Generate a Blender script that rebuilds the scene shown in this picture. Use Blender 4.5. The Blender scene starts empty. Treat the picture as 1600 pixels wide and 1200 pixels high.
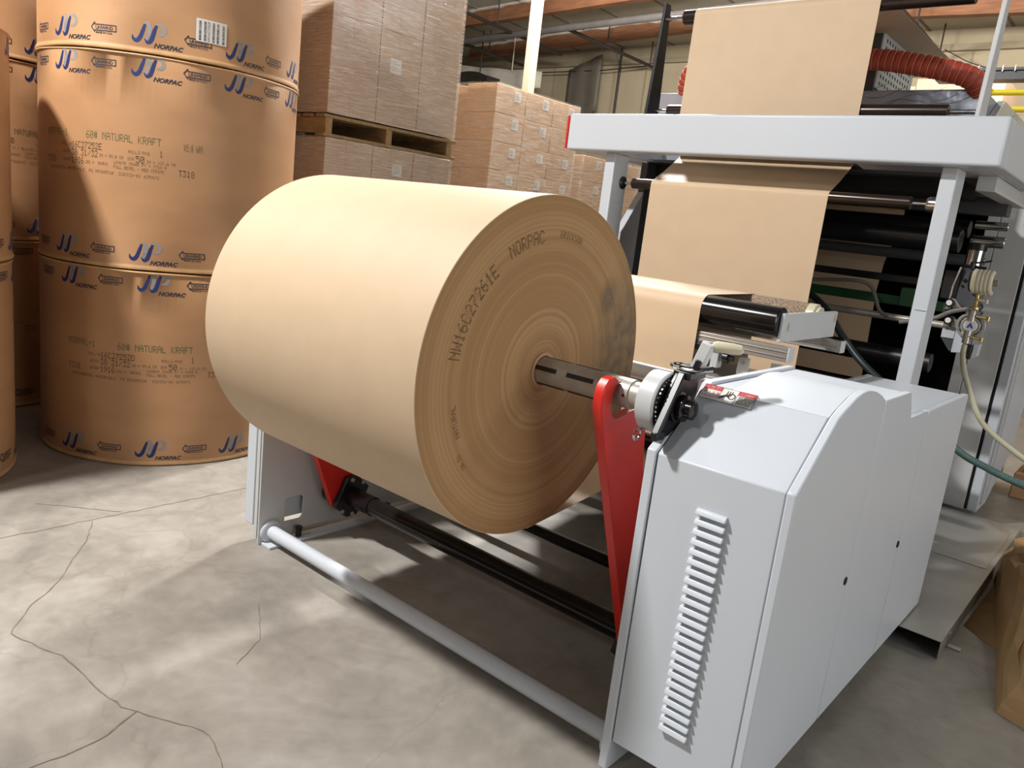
import bpy, bmesh, math, random
from mathutils import Vector, Matrix
random.seed(4)
S = bpy.context.scene
C = S.collection
PI = math.pi

# ---------------------------------------------------------------- camera
cam_d = bpy.data.cameras.new('camera'); cam = bpy.data.objects.new('camera', cam_d); C.objects.link(cam)
def cam_axes(a, b, c):
    ca, sa, cb, sb, cc, sc = math.cos(a), math.sin(a), math.cos(b), math.sin(b), math.cos(c), math.sin(c)
    f = Vector((ca*cb, sa*cb, sb)); r = Vector((sa, -ca, 0)); u = r.cross(f)
    return cc*r+sc*u, -sc*r+cc*u, f
cr, cu, cf = cam_axes(2.2594, -0.2077, 0.1168)
cam.matrix_world = Matrix(((cr.x, cu.x, -cf.x, 1.3326), (cr.y, cu.y, -cf.y, -1.7482), (cr.z, cu.z, -cf.z, 1.4401), (0, 0, 0, 1)))
cam_d.sensor_fit = 'HORIZONTAL'; cam_d.sensor_width = 36; cam_d.lens = 1219.1/1600*36
cam_d.clip_start = .05; cam_d.clip_end = 100
S.camera = cam
# ---------------------------------------------------------------- world, lamps, exposure
S.view_settings.view_transform = 'Standard'
S.view_settings.look = 'None'
S.view_settings.gamma = 1
S.view_settings.use_curve_mapping = False
S.view_settings.exposure = 0.0
w = bpy.data.worlds.new('world'); S.world = w; w.use_nodes = True
w.node_tree.nodes['Background'].inputs[0].default_value = (1, .97, .93, 1)
w.node_tree.nodes['Background'].inputs[1].default_value = .05
def lamp(name, loc, target, size, energy, col=(1, .98, .955)):
    d = bpy.data.lights.new(name, 'AREA'); d.shape = 'RECTANGLE'; d.size = size[0]; d.size_y = size[1]
    d.energy = energy; d.color = col
    o = bpy.data.objects.new(name, d); C.objects.link(o); o.location = loc
    o.rotation_euler = (Vector(target)-Vector(loc)).to_track_quat('-Z', 'Y').to_euler()
    return o
lamp('highbay_and_fill_light', (-2.45, -2.6, 5.2), (-1.6, -1.2, 0), (.38, .3), 480)
lamp('highbay_and_fill_light', (-3.2, 4.4, 4.95), (-1.9, 1.0, 0), (.4, .4), 400)
lamp('side_fill_light', (6.8, -.2, 2.3), (.5, .3, 1.0), (4.5, 3.2), 190)  # large fill added at the right for the side faces, no real opening
lamp('highbay_and_fill_light', (-.8, -6.0, 5.0), (.2, 0, .8), (.6, .5), 60)  # weak fill added in front to brighten the cabinet front
lamp('highbay_and_fill_light', (3.6, 4.6, 4.95), (1.5, 3, .5), (1.2, .5), 40)
lamp('highbay_and_fill_light', (-4.5, 5.6, 4.3), (-6.5, 12, 7.0), (1.2, .5), 440)  # added flood tilted upward to brighten back wall, beams and ceiling
lamp('highbay_and_fill_light', (0.5, 6.3, 4.35), (-2.0, 12, 7.0), (1.2, .5), 380)  # second added flood, lifts the right part of wall and roof

# ---------------------------------------------------------------- materials
def lin(h):
    h = h.lstrip('#'); v = [int(h[i:i+2], 16)/255 for i in (0, 2, 4)]
    return tuple(x/12.92 if x <= .04045 else ((x+.055)/1.055)**2.4 for x in v)
def mat(name, hexc, rough=.5, metal=0, var=.08, scale=6, bump=0, bscale=40, coat=0, stretch=None, spec=None):
    m = bpy.data.materials.new(name); m.use_nodes = True; n = m.node_tree.nodes; l = m.node_tree.links
    b = n['Principled BSDF']; b.inputs['Roughness'].default_value = rough; b.inputs['Metallic'].default_value = metal
    if coat: b.inputs['Coat Weight'].default_value = coat
    if spec is not None: b.inputs['Specular IOR Level'].default_value = spec
    c = lin(hexc)
    tc = n.new('ShaderNodeTexCoord'); src = tc.outputs['Object']
    if stretch:
        mp = n.new('ShaderNodeMapping'); mp.inputs['Scale'].default_value = stretch; l.new(src, mp.inputs[0]); src = mp.outputs[0]
    nz = n.new('ShaderNodeTexNoise'); nz.inputs['Scale'].default_value = scale; nz.inputs['Detail'].default_value = 4
    l.new(src, nz.inputs['Vector'])
    r = n.new('ShaderNodeValToRGB'); r.color_ramp.elements[0].position = .3; r.color_ramp.elements[1].position = .7
    r.color_ramp.elements[0].color = tuple(x*(1-var) for x in c)+(1,); r.color_ramp.elements[1].color = tuple(min(1, x*(1+var)) for x in c)+(1,)
    l.new(nz.outputs['Fac'], r.inputs['Fac']); l.new(r.outputs[0], b.inputs['Base Color'])
    if bump:
        n2 = n.new('ShaderNodeTexNoise'); n2.inputs['Scale'].default_value = bscale; n2.inputs['Detail'].default_value = 3; l.new(src, n2.inputs['Vector'])
        bp = n.new('ShaderNodeBump'); bp.inputs['Strength'].default_value = bump; bp.inputs['Distance'].default_value = .01
        l.new(n2.outputs['Fac'], bp.inputs['Height']); l.new(bp.outputs[0], b.inputs['Normal'])
    return m
KRAFT = mat('kraft_paper', '#cbb293', .62, var=.025, scale=9, bump=.05, bscale=14)
WRAP = mat('kraft_wrapper', '#b2865e', .55, var=.07, scale=3, bump=.12, bscale=7, stretch=(1, 1, 2.2))
WRAPE = mat('kraft_wrapper_edge', '#c39a6c', .6, var=.1, scale=20)
CARD = mat('cardboard', '#bb9d80', .75, var=.06, scale=4)
CARD2 = mat('cardboard_warm', '#c39a72', .75, var=.06, scale=4)
WHITE = mat('white_paint', '#c6ccd3', .38, var=.015, scale=2, bump=.02, bscale=300)
WHITE2 = mat('white_grey_paint', '#c3c5c6', .4, var=.02, scale=3)
GREYP = mat('grey_paint', '#c4c5c5', .45, var=.03)
DGREY = mat('dark_grey_paint', '#48494c', .45, var=.06)
BLACK = mat('black_metal', '#17171a', .35, var=.1)
BLACKG = mat('black_gloss_roller', '#1d1a1a', .16, var=.1, metal=.3)
BROWNR = mat('dark_anodised_roller', '#3c322e', .22, var=.1, metal=.6)
CHROME = mat('chrome', '#cfcfcf', .15, 1, var=.03)
STEEL = mat('shaft_steel', '#aaa49b', .38, .3, var=.1, scale=30)
ALU = mat('aluminium', '#b9b5af', .35, .75, var=.04, stretch=(1, 30, 30))
RED = mat('red_paint', '#d02a20', .38, var=.05, scale=3)
GOLD = mat('brass', '#c9b06a', .3, .8)
GREEN = mat('green_paint', '#174b28', .5)
YELLOW = mat('yellow_paint', '#e8d42c', .45, var=.04)
INK = mat('black_ink', '#33281f', .7, var=.1)
INKG = mat('green_ink', '#4c6240', .7, var=.15, scale=60)
INKD = mat('worn_stencil_ink', '#5e4630', .8, var=.2, scale=80)
BLUE = mat('blue_ink', '#1b2f66', .55, var=.08)
GREYI = mat('grey_blue_ink', '#8b8988', .6, var=.15, scale=30)
NAVY = mat('navy_ink', '#2a2d3c', .6, var=.1)
PAPERW = mat('white_label', '#dedbd6', .5, var=.02)
REDI = mat('red_ink', '#c63236', .5, var=.05)
FELT = mat('cork_grip', '#96836f', .95, var=.6, scale=170, bump=.6, bscale=260)
CREAM = mat('cream_plastic', '#c9c3a8', .35, var=.05)
HOSEW = mat('cream_hose', '#b7b59c', .4, var=.08, scale=20)
HOSEG = mat('green_braided_hose', '#4b6460', .45, var=.35, scale=160)
HOSED = mat('grey_hose', '#6d6a66', .5, var=.1)
WOOD = mat('pallet_wood', '#9b7f57', .8, var=.25, scale=8, stretch=(1, 6, 6), bump=.2)
BEAM = mat('glulam_timber', '#84583a', .75, var=.22, scale=3, stretch=(1, 1, 8), bump=.1)
INSUL = mat('white_insulation', '#c9c0b0', .6, var=.08, bump=.5, bscale=4)
PIPE = mat('grey_pipe', '#77716d', .4, .3, var=.1)
DPIPE = mat('dark_pipe', '#2b2522', .5, var=.1)
COLM = mat('cream_column_paint', '#a99e86', .5, var=.03, stretch=(6, 6, 1))
WALLM = mat('tan_wall', '#ab9c80', .8, var=.05, scale=1.2, stretch=(3, 1, 1))
CEILM = mat('insulated_ceiling', '#b3ab9c', .75, var=.08, scale=1.5, bump=.4, bscale=2)
DUCTM = mat('galvanised_sheet', '#b4b2ae', .38, .55, var=.1, scale=5)
CRUMP = mat('crumpled_kraft', '#bd9766', .6, var=.08, bump=.5, bscale=5)
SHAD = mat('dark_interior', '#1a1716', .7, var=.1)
CRACK = mat('floor_crack', '#75695b', .9, var=.25, scale=30)

def film_mat(name, amount, col='#ffffff', stretch=(1.5, 1.5, 30), scale=6):
    m = bpy.data.materials.new(name); m.use_nodes = True; n = m.node_tree.nodes; l = m.node_tree.links
    b = n['Principled BSDF']; b.inputs['Base Color'].default_value = lin(col)+(1,); b.inputs['Roughness'].default_value = .18
    tc = n.new('ShaderNodeTexCoord'); mp = n.new('ShaderNodeMapping'); mp.inputs['Scale'].default_value = stretch; mp.inputs['Rotation'].default_value = (.16, .12, 0)
    nz = n.new('ShaderNodeTexNoise'); nz.inputs['Scale'].default_value = scale; nz.inputs['Detail'].default_value = 5; nz.inputs['Distortion'].default_value = .7
    l.new(tc.outputs['Object'], mp.inputs[0]); l.new(mp.outputs[0], nz.inputs['Vector'])
    r = n.new('ShaderNodeMapRange'); r.inputs['From Min'].default_value = .44; r.inputs['From Max'].default_value = .66
    r.inputs['To Min'].default_value = .08; r.inputs['To Max'].default_value = amount
    l.new(nz.outputs['Fac'], r.inputs[0]); l.new(r.outputs[0], b.inputs['Alpha'])
    bp = n.new('ShaderNodeBump'); bp.inputs['Strength'].default_value = .5; bp.inputs['Distance'].default_value = .01
    l.new(nz.outputs['Fac'], bp.inputs['Height']); l.new(bp.outputs[0], b.inputs['Normal'])
    return m
FILM = film_mat('stretch_film', .8, '#eee2d2', stretch=(.8, .8, 55), scale=8)

def face_mat():
    m = bpy.data.materials.new('roll_end_layers'); m.use_nodes = True; n = m.node_tree.nodes; l = m.node_tree.links
    b = n['Principled BSDF']; b.inputs['Roughness'].default_value = .8
    tc = n.new('ShaderNodeTexCoord'); mp = n.new('ShaderNodeMapping'); mp.inputs['Location'].default_value = (0, 0, -1.028); mp.inputs['Scale'].default_value = (0, 1, 1)
    l.new(tc.outputs['Object'], mp.inputs[0])
    ln = n.new('ShaderNodeVectorMath'); ln.operation = 'LENGTH'; l.new(mp.outputs[0], ln.inputs[0])
    def n1(k, d, ):
        q = n.new('ShaderNodeTexNoise'); q.noise_dimensions = '1D'; q.inputs['Scale'].default_value = k; q.inputs['Detail'].default_value = d
        l.new(ln.outputs['Value'], q.inputs['W']); return q
    a = n1(11, 3); c = n1(90, 5)
    nz = n.new('ShaderNodeTexNoise'); nz.inputs['Scale'].default_value = 3; l.new(mp.outputs[0], nz.inputs['Vector'])
    mx = n.new('ShaderNodeMath'); mx.operation = 'MULTIPLY_ADD'; mx.inputs[1].default_value = .5; l.new(c.outputs['Fac'], mx.inputs[0]); l.new(a.outputs['Fac'], mx.inputs[2])
    m2 = n.new('ShaderNodeMath'); m2.operation = 'MULTIPLY_ADD'; m2.inputs[1].default_value = .22; l.new(nz.outputs['Fac'], m2.inputs[0]); l.new(mx.outputs[0], m2.inputs[2])
    r = n.new('ShaderNodeValToRGB'); e = r.color_ramp.elements
    e[0].position = .5; e[0].color = lin('#9b754b')+(1,); e[1].position = 1.0; e[1].color = lin('#b28e62')+(1,)
    q = r.color_ramp.elements.new(.82); q.color = lin('#a37e53')+(1,)
    l.new(m2.outputs[0], r.inputs[0])
    # grimy scuff near the far right edge and the round smudge
    def blot(y, z, rad, stren, prev, sy=1., ns=26):
        mp2 = n.new('ShaderNodeMapping'); mp2.inputs['Location'].default_value = (0, -y, -z*sy); mp2.inputs['Scale'].default_value = (0, 1, sy); l.new(tc.outputs['Object'], mp2.inputs[0])
        L2 = n.new('ShaderNodeVectorMath'); L2.operation = 'LENGTH'; l.new(mp2.outputs[0], L2.inputs[0])
        mr = n.new('ShaderNodeMapRange'); mr.inputs['From Min'].default_value = rad; mr.inputs['From Max'].default_value = rad*.35; mr.inputs['To Max'].default_value = stren; l.new(L2.outputs['Value'], mr.inputs[0])
        nn = n.new('ShaderNodeTexNoise'); nn.inputs['Scale'].default_value = ns; nn.inputs['Detail'].default_value = 5; l.new(tc.outputs['Object'], nn.inputs['Vector'])
        mm = n.new('ShaderNodeMath'); mm.operation = 'MULTIPLY'; l.new(mr.outputs[0], mm.inputs[0]); l.new(nn.outputs['Fac'], mm.inputs[1])
        mix = n.new('ShaderNodeMixRGB'); mix.inputs[2].default_value = lin('#5f5547')+(1,); l.new(mm.outputs[0], mix.inputs[0]); l.new(prev, mix.inputs[1]); return mix.outputs[0]
    o = blot(.4, 1.06, .2, 1.25, r.outputs[0], .6)
    o = blot(.285, 1.235, .055, 1.2, o, .8, 90)
    l.new(o, b.inputs['Base Color'])
    bp = n.new('ShaderNodeBump'); bp.inputs['Strength'].default_value = .1; bp.inputs['Distance'].default_value = .004
    l.new(c.outputs['Fac'], bp.inputs['Height']); l.new(bp.outputs[0], b.inputs['Normal'])
    return m
FACE = face_mat()

def floor_mat():
    m = bpy.data.materials.new('polished_concrete'); m.use_nodes = True; n = m.node_tree.nodes; l = m.node_tree.links
    b = n['Principled BSDF']
    tc = n.new('ShaderNodeTexCoord')
    a = n.new('ShaderNodeTexNoise'); a.inputs['Scale'].default_value = 1.5; a.inputs['Detail'].default_value = 8; a.inputs['Roughness'].default_value = .62; a.inputs['Distortion'].default_value = 1.2
    c = n.new('ShaderNodeTexNoise'); c.inputs['Scale'].default_value = 14; c.inputs['Detail'].default_value = 6; c.inputs['Distortion'].default_value = .5
    l.new(tc.outputs['Object'], a.inputs['Vector']); l.new(tc.outputs['Object'], c.inputs['Vector'])
    s = n.new('ShaderNodeMath'); s.operation = 'MULTIPLY_ADD'; s.inputs[1].default_value = .35; l.new(c.outputs['Fac'], s.inputs[0]); l.new(a.outputs['Fac'], s.inputs[2])
    r = n.new('ShaderNodeValToRGB'); e = r.color_ramp.elements
    e[0].position = .45; e[0].color = lin('#7d7870')+(1,); e[1].position = .9; e[1].color = lin('#a6a098')+(1,)
    q = e.new(.66); q.color = lin('#928c83')+(1,)
    l.new(s.outputs[0], r.inputs[0])
    v = n.new('ShaderNodeTexVoronoi'); v.feature = 'DISTANCE_TO_EDGE'; v.inputs['Scale'].default_value = .8
    dn = n.new('ShaderNodeTexNoise'); dn.inputs['Scale'].default_value = 2.2; dn.inputs['Detail'].default_value = 5; l.new(tc.outputs['Object'], dn.inputs['Vector'])
    vm = n.new('ShaderNodeVectorMath'); vm.operation = 'MULTIPLY_ADD'; vm.inputs[1].default_value = (.6, .6, 0); l.new(dn.outputs['Color'], vm.inputs[0]); l.new(tc.outputs['Object'], vm.inputs[2]); l.new(vm.outputs[0], v.inputs['Vector'])
    mr = n.new('ShaderNodeMapRange'); mr.inputs['From Min'].default_value = 0; mr.inputs['From Max'].default_value = .006; mr.inputs['To Min'].default_value = .22; mr.inputs['To Max'].default_value = 0; l.new(v.outputs['Distance'], mr.inputs[0])
    mix = n.new('ShaderNodeMixRGB'); mix.inputs[2].default_value = lin('#6d6357')+(1,); l.new(mr.outputs[0], mix.inputs[0]); l.new(r.outputs[0], mix.inputs[1])
    l.new(mix.outputs[0], b.inputs['Base Color'])
    rr = n.new('ShaderNodeMapRange'); rr.inputs['To Min'].default_value = .3; rr.inputs['To Max'].default_value = .55; l.new(a.outputs['Fac'], rr.inputs[0]); l.new(rr.outputs[0], b.inputs['Roughness'])
    bp = n.new('ShaderNodeBump'); bp.inputs['Strength'].default_value = .08; bp.inputs['Distance'].default_value = .01; l.new(c.outputs['Fac'], bp.inputs['Height']); l.new(bp.outputs[0], b.inputs['Normal'])
    return m
FLOORM = floor_mat()

# ---------------------------------------------------------------- mesh helpers
class B:
    def __init__(s): s.bm = bmesh.new()
    def _f(s, vs, mi=0):
        try: f = s.bm.faces.new(vs); f.material_index = mi; return f
        except ValueError: return None
    def box(s, a, b, mi=0):
        v = [s.bm.verts.new((x, y, z)) for x in (a[0], b[0]) for y in (a[1], b[1]) for z in (a[2], b[2])]
        for q in ((0, 1, 3, 2), (4, 6, 7, 5), (0, 4, 5, 1), (2, 3, 7, 6), (0, 2, 6, 4), (1, 5, 7, 3)): s._f([v[i] for i in q], mi)
        return s
    def obox(s, c, half, rot, mi=0):       # oriented box, rot = Matrix 3x3
        v = [s.bm.verts.new(Vector(c)+rot @ Vector((sx*half[0], sy*half[1], sz*half[2]))) for sx in (-1, 1) for sy in (-1, 1) for sz in (-1, 1)]
        for q in ((0, 1, 3, 2), (4, 6, 7, 5), (0, 4, 5, 1), (2, 3, 7, 6), (0, 2, 6, 4), (1, 5, 7, 3)): s._f([v[i] for i in q], mi)
        return s
    def bar(s, p, q, w, h, mi=0, up=(0, 0, 1)):
        p, q = Vector(p), Vector(q); d = (q-p).normalized(); x = d.cross(Vector(up)).normalized(); z = x.cross(d)
        r = Matrix((x, d, z)).transposed(); return s.obox((p+q)/2, (w/2, (q-p).length/2, h/2), r, mi)
    def ring(s, c, d, r, n):
        d = Vector(d).normalized(); a = d.orthogonal().normalized(); b = d.cross(a)
        return [s.bm.verts.new(Vector(c)+r*(math.cos(2*PI*i/n)*a+math.sin(2*PI*i/n)*b)) for i in range(n)]
    def lathe(s, p, d, prof, n=40, mi=0, cap0=True, cap1=True, capm=None):   # prof: (dist along d, radius)
        p = Vector(p); d = Vector(d).normalized(); R = [s.ring(p+d*t, d, r, n) for t, r in prof]
        for A, Bq in zip(R, R[1:]):
            for i in range(n): s._f([A[i], A[(i+1) % n], Bq[(i+1) % n], Bq[i]], mi)
        cm = mi if capm is None else capm
        if cap0: s._f(R[0][::-1], cm)
        if cap1: s._f(R[-1], cm)
        return s
    def cyl(s, p, q, r, n=28, mi=0, capm=None):
        p, q = Vector(p), Vector(q); return s.lathe(p, q-p, [(0, r), ((q-p).length, r)], n, mi, capm=capm)
    def tube(s, pts, r, n=12, mi=0, sm=6, rf=None):
        P = smooth(pts, sm) if sm > 1 else [Vector(x) for x in pts]
        prev = None; R = []
        for i, c in enumerate(P):
            d = (P[min(i+1, len(P)-1)]-P[max(i-1, 0)]).normalized()
            if prev is None: a = d.orthogonal().normalized()
            else: a = (prev-d*prev.dot(d)).normalized()
            prev = a; b = d.cross(a); rr = r if rf is None else rf(i, len(P))
            R.append([s.bm.verts.new(c+rr*(math.cos(2*PI*k/n)*a+math.sin(2*PI*k/n)*b)) for k in range(n)])
        for A, Bq in zip(R, R[1:]):
            for i in range(n): s._f([A[i], A[(i+1) % n], Bq[(i+1) % n], Bq[i]], mi)
        s._f(R[0][::-1], mi); s._f(R[-1], mi); return s
    def prism(s, poly, axis, lo, hi, mi=0):       # poly in the other two axes' order
        def P(u, v, t): return {'x': (t, u, v), 'y': (u, t, v), 'z': (u, v, t)}[axis]
        a = [s.bm.verts.new(P(u, v, lo)) for u, v in poly]; b = [s.bm.verts.new(P(u, v, hi)) for u, v in poly]; n = len(poly)
        s._f(a[::-1], mi); s._f(b, mi)
        for i in range(n): s._f([a[i], a[(i+1) % n], b[(i+1) % n], b[i]], mi)
        return s
    def done(s, name, mats, parent=None, bevel=0, segs=2, smooth_=True, loc=None, sharp=35):
        bm = s.bm; bmesh.ops.recalc_face_normals(bm, faces=bm.faces)
        for f in bm.faces: f.smooth = smooth_
        for e in bm.edges:
            if len(e.link_faces) == 2:
                if e.calc_face_angle(0) > math.radians(sharp): e.smooth = False
        me = bpy.data.meshes.new(name); 
        if loc is not None: bmesh.ops.translate(bm, verts=bm.verts, vec=-Vector(loc))
        bm.to_mesh(me); bm.free()
        for m in (mats if isinstance(mats, (list, tuple)) else [mats]): me.materials.append(m)
        o = bpy.data.objects.new(name, me); C.objects.link(o)
        if loc is not None: o.location = loc
        if parent is not None:
            o.parent = parent
            q = parent; off = Vector((0, 0, 0))
            while q is not None: off += q.location; q = q.parent
            o.location = o.location-off
        if bevel:
            bv = o.modifiers.new('bevel', 'BEVEL'); bv.width = bevel; bv.segments = segs; bv.limit_method = 'ANGLE'; bv.angle_limit = math.radians(40); bv.harden_normals = False
        return o
def smooth(pts, k):
    P = [Vector(p) for p in pts]; out = []
    Q = [2*P[0]-P[1]]+P+[2*P[-1]-P[-2]]
    for i in range(1, len(Q)-2):
        a, b, c, d = Q[i-1:i+3]
        for j in range(k):
            t = j/k; out.append(.5*((2*b)+(c-a)*t+(2*a-5*b+4*c-d)*t*t+(3*b-a-3*c+d)*t**3))
    out.append(P[-1]); return out
def tag(o, label=None, cat=None, group=None, kind=None):
    if label: o['label'] = label
    if cat: o['category'] = cat
    if group: o['group'] = group
    if kind: o['kind'] = kind
    return o
def thing(name, loc, label, cat, group=None):
    o = bpy.data.objects.new(name, None); C.objects.link(o); o.location = loc; o.empty_display_size = .1
    return tag(o, label, cat, group)

# flat printed marks: 2D polygons with a material slot, mapped on a surface
FONT = {'A':'0E11111F111111','B':'1E11111E11111E','C':'0E11101010110E','D':'1E11111111111E','E':'1F10101E10101F','F':'1F10101E101010','G':'0E11101711110F','H':'1111111F111111','I':'0E04040404040E','K':'11121418141211','L':'1010101010101F','M':'111B1515111111','N':'11191513111111','O':'0E11111111110E','P':'1E11111E101010','R':'1E11111E141211','S':'0F10100E01011E','T':'1F040404040404','U':'1111111111110E','V':'11111111110A04','W':'11111115151B11','X':'11110A040A1111','Y':'11110A04040404',
 '0':'0E11131519110E','1':'040C040404040E','2':'0E11010204081F','3':'1F02040201110E','4':'02060A121F0202','5':'1F101E0101110E','6':'0608101E11110E','7':'1F010204080808','8':'0E11110E11110E','9':'0E11110F01020C','#':'0A0A1F0A1F0A0A','/':'00010204081000','-':'0000001F000000','.':'00000000000C0C','=':'00001F001F0000'}
class Marks:
    def __init__(s): s.v = []; s.f = []
    def poly(s, pts, mi): k = len(s.v); s.v += [tuple(p) for p in pts]; s.f.append((list(range(k, k+len(pts))), mi))
    def rect(s, x0, y0, x1, y1, mi, n=1):
        for i in range(n):
            a = x0+(x1-x0)*i/n; b = x0+(x1-x0)*(i+1)/n; s.poly([(a, y0), (b, y0), (b, y1), (a, y1)], mi)
    def ribbon(s, pts, ws, mi, k=6, sk=0):
        P = [p.xy for p in smooth([(x, y, 0) for x, y in pts], k)]; n = len(P); W = []
        m = len(pts)-1
        for i in range(n):
            t = i/(n-1)*m; j = min(int(t), m-1); W.append(ws[j]+(ws[j+1]-ws[j])*(t-j))
        L = []
        for i in range(n):
            d = (P[min(i+1, n-1)]-P[max(i-1, 0)]).normalized(); nn = Vector((-d.y, d.x)); L.append((P[i]+nn*W[i]/2, P[i]-nn*W[i]/2))
        for (a, b), (c, d) in zip(L, L[1:]): s.poly([a, b, d, c], mi)
    def dots(s, txt, x, y, h, mi, w=None, arc=None):   # dot matrix text, 5x7 cells
        px = h/7; adv = (w or h*6/7)
        for i, ch in enumerate(txt):
            g = FONT.get(ch)
            if not g: continue
            for r in range(7):
                row = int(g[2*r:2*r+2], 16)
                for c in range(5):
                    if row >> (4-c) & 1:
                        xx = x+i*adv+c*adv/6; yy = y+(6-r)*px; e = .8; k = len(s.v)
                        s.v += [(xx, yy), (xx+adv/6*e, yy), (xx+adv/6*e, yy+px*e), (xx, yy+px*e)]; s.f.append(([k, k+1, k+2, k+3], mi))
    def text(s, txt, x, y, size, mi, shear=0, sx=1, bold=0, align='LEFT'):
        cu_ = bpy.data.curves.new('t', 'FONT'); cu_.body = txt; cu_.size = size; cu_.shear = shear; cu_.offset = bold; cu_.resolution_u = 3; cu_.align_x = align
        ob = bpy.data.objects.new('t', cu_); C.objects.link(ob); bpy.context.view_layer.update()
        me = bpy.data.meshes.new_from_object(ob.evaluated_get(bpy.context.evaluated_depsgraph_get()))
        k = len(s.v); s.v += [(x+v.co.x*sx, y+v.co.y) for v in me.vertices]
        for p in me.polygons: s.f.append(([k+i for i in p.vertices], mi))
        bpy.data.objects.remove(ob); bpy.data.curves.remove(cu_); bpy.data.meshes.remove(me)
    def place(s, other, dx, dy, sc=1):
        k = len(s.v); s.v += [(dx+x*sc, dy+y*sc) for x, y in other.v]; s.f += [([k+i for i in f], m) for f, m in other.f]
    def build(s, name, mapf, mats, parent=None, loc=None):
        me = bpy.data.meshes.new(name)
        if mapf.__code__.co_argcount == 3:
            vm = [0]*len(s.v)
            for f, m in s.f:
                for i in f: vm[i] = m
            vs = [Vector(mapf(x, y, m)) for (x, y), m in zip(s.v, vm)]
        else: vs = [Vector(mapf(x, y)) for x, y in s.v]
        off = Vector((0, 0, 0)); q = parent
        while q is not None: off += q.location; q = q.parent
        me.from_pydata([tuple(v-off) for v in vs], [], [f for f, m in s.f])
        for m in mats: me.materials.append(m)
        for p, (f, m) in zip(me.polygons, s.f): p.material_index = m
        o = bpy.data.objects.new(name, me); C.objects.link(o); o.parent = parent
        return o
def planemap(o, u, v):
    o, u, v = Vector(o), Vector(u), Vector(v); return lambda x, y: o+u*x+v*y

# ================================================================ THE ROOM
b = B(); b.box((-16, -7, -.1), (7, 13.2, 0))
def crack(pts, wd):
    P = [Vector((x, y)) for x, y in pts]; Q = []
    for a, c in zip(P, P[1:]):
        n_ = max(1, int((c-a).length/.03))
        for i in range(n_): Q.append(a+(c-a)*i/n_+Vector((random.uniform(-1, 1), random.uniform(-1, 1)))*.0045)
    Q.append(P[-1]); L = []
    for i, q in enumerate(Q):
        d = (Q[min(i+1, len(Q)-1)]-Q[max(i-1, 0)]).normalized(); nn = Vector((-d.y, d.x)); ww = wd*random.uniform(.3, 1)
        L.append((b.bm.verts.new((*(q+nn*ww), .0012)), b.bm.verts.new((*(q-nn*ww), .0012))))
    for (a, c), (e, f) in zip(L, L[1:]): b._f([a, c, f, e], 1)
crack([(-1.925, -5), (-1.925, -.3), (-1.925, .314), (-1.92, 3)], .003)
crack([(-1.906, -.463), (-1.735, -.555), (-1.573, -.674), (-1.431, -.779), (-1.337, -.881), (-1.192, -.991), (-1.068, -.952), (-.971, -.915), (-.84, -.911), (-.692, -.9), (-.629, -.892), (-.583, -.869)], .0028)
crack([(-.583, -.869), (-.528, -1.0), (-.53, -1.148), (-.6, -1.6)], .0032)
crack([(-.583, -.869), (-.434, -.79), (-.366, -.771), (-.235, -.808), (-.1, -1.0)], .0025)
crack([(-2.217, -.577), (-2.088, -.457), (-1.944, -.329)], .0025)
crack([(-.9, -.3), (-.7, -.42), (-.62, -.55)], .0012)
tag(b.done('floor', [FLOORM, CRACK], smooth_=False), kind='structure')
b = B(); b.box((-16, 13, 0), (7, 13.2, 5.25))
for i in range(18):
    x = -15.5+i*1.22
    b.box((x, 12.985, 0), (x+.03, 13, 4.92), 1)
b.box((-16, 12.9, 4.9), (7, 13, 5.0), 1)
tag(b.done('wall_back', [WALLM, mat('wall_batten', '#93866d', .8)]), kind='structure')
b = B(); b.box((-16, 7, 5.25), (7, 13.2, 5.4))
for i in range(20): b.box((-16+i*1.2, 7, 5.24), (-16+i*1.2+.04, 13, 5.25), 1)
tag(b.done('ceiling', [CEILM, mat('ceiling_seam', '#6f685c', .8)]), kind='structure')
def roof_beam(p, q, label):
    t = thing('roof_beam', ((p[0]+q[0])/2, (p[1]+q[1])/2, 5.11), label, 'beam', 'timber roof beams')
    p = (p[0], p[1], p[2]+.13); q = (q[0], q[1], q[2]+.13)
    bb = B(); bb.bar(p, q, .16, .25); bb.done('timber', BEAM, t)
    P = Vector(p)+Vector((0, 0, .12)); Q = Vector(q)+Vector((0, 0, .12)); n = 40; bb = B()
    pts = [P+(Q-P)*i/n+Vector((0, -.1+random.uniform(-.02, .02), random.uniform(-.02, .025))) for i in range(n+1)]
    bb.tube(pts, .035, 6, sm=1); bb.done('insulation_edge', INSUL, t)
roof_beam((-12.5, 12.15, 4.98), (-4.3, 10.95, 5.0), 'long brown timber roof beam behind the cream column')
roof_beam((-11.8, 9.98, 4.98), (-4.2, 9.12, 5.0), 'brown timber roof beam nearest the viewer at the top left')
roof_beam((-3.6, 11.2, 5.0), (3.0, 11.9, 5.0), 'brown timber roof beam above the red duct hose')
def pipe(name, pts, r, m, label, cat='pipe', group=None, sm=1):
    bb = B(); bb.tube(pts, r, 12, sm=sm); o = bb.done(name, m, loc=pts[0]); return tag(o, label, cat, group)
pipe('sprinkler_main', [(-11.6, 10.1, 4.775), (-7.75, 9.65, 4.775), (-3.0, 9.2, 4.775)], .06, PIPE, 'thick grey sprinkler main running below the roof beam')
pipe('sprinkler_branch', [(-7.8, 9.7, 4.775), (-7.85, 12.7, 4.775)], .032, DPIPE, 'thin dark sprinkler branch pipe right of the cream column', group='sprinkler branches')
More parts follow.
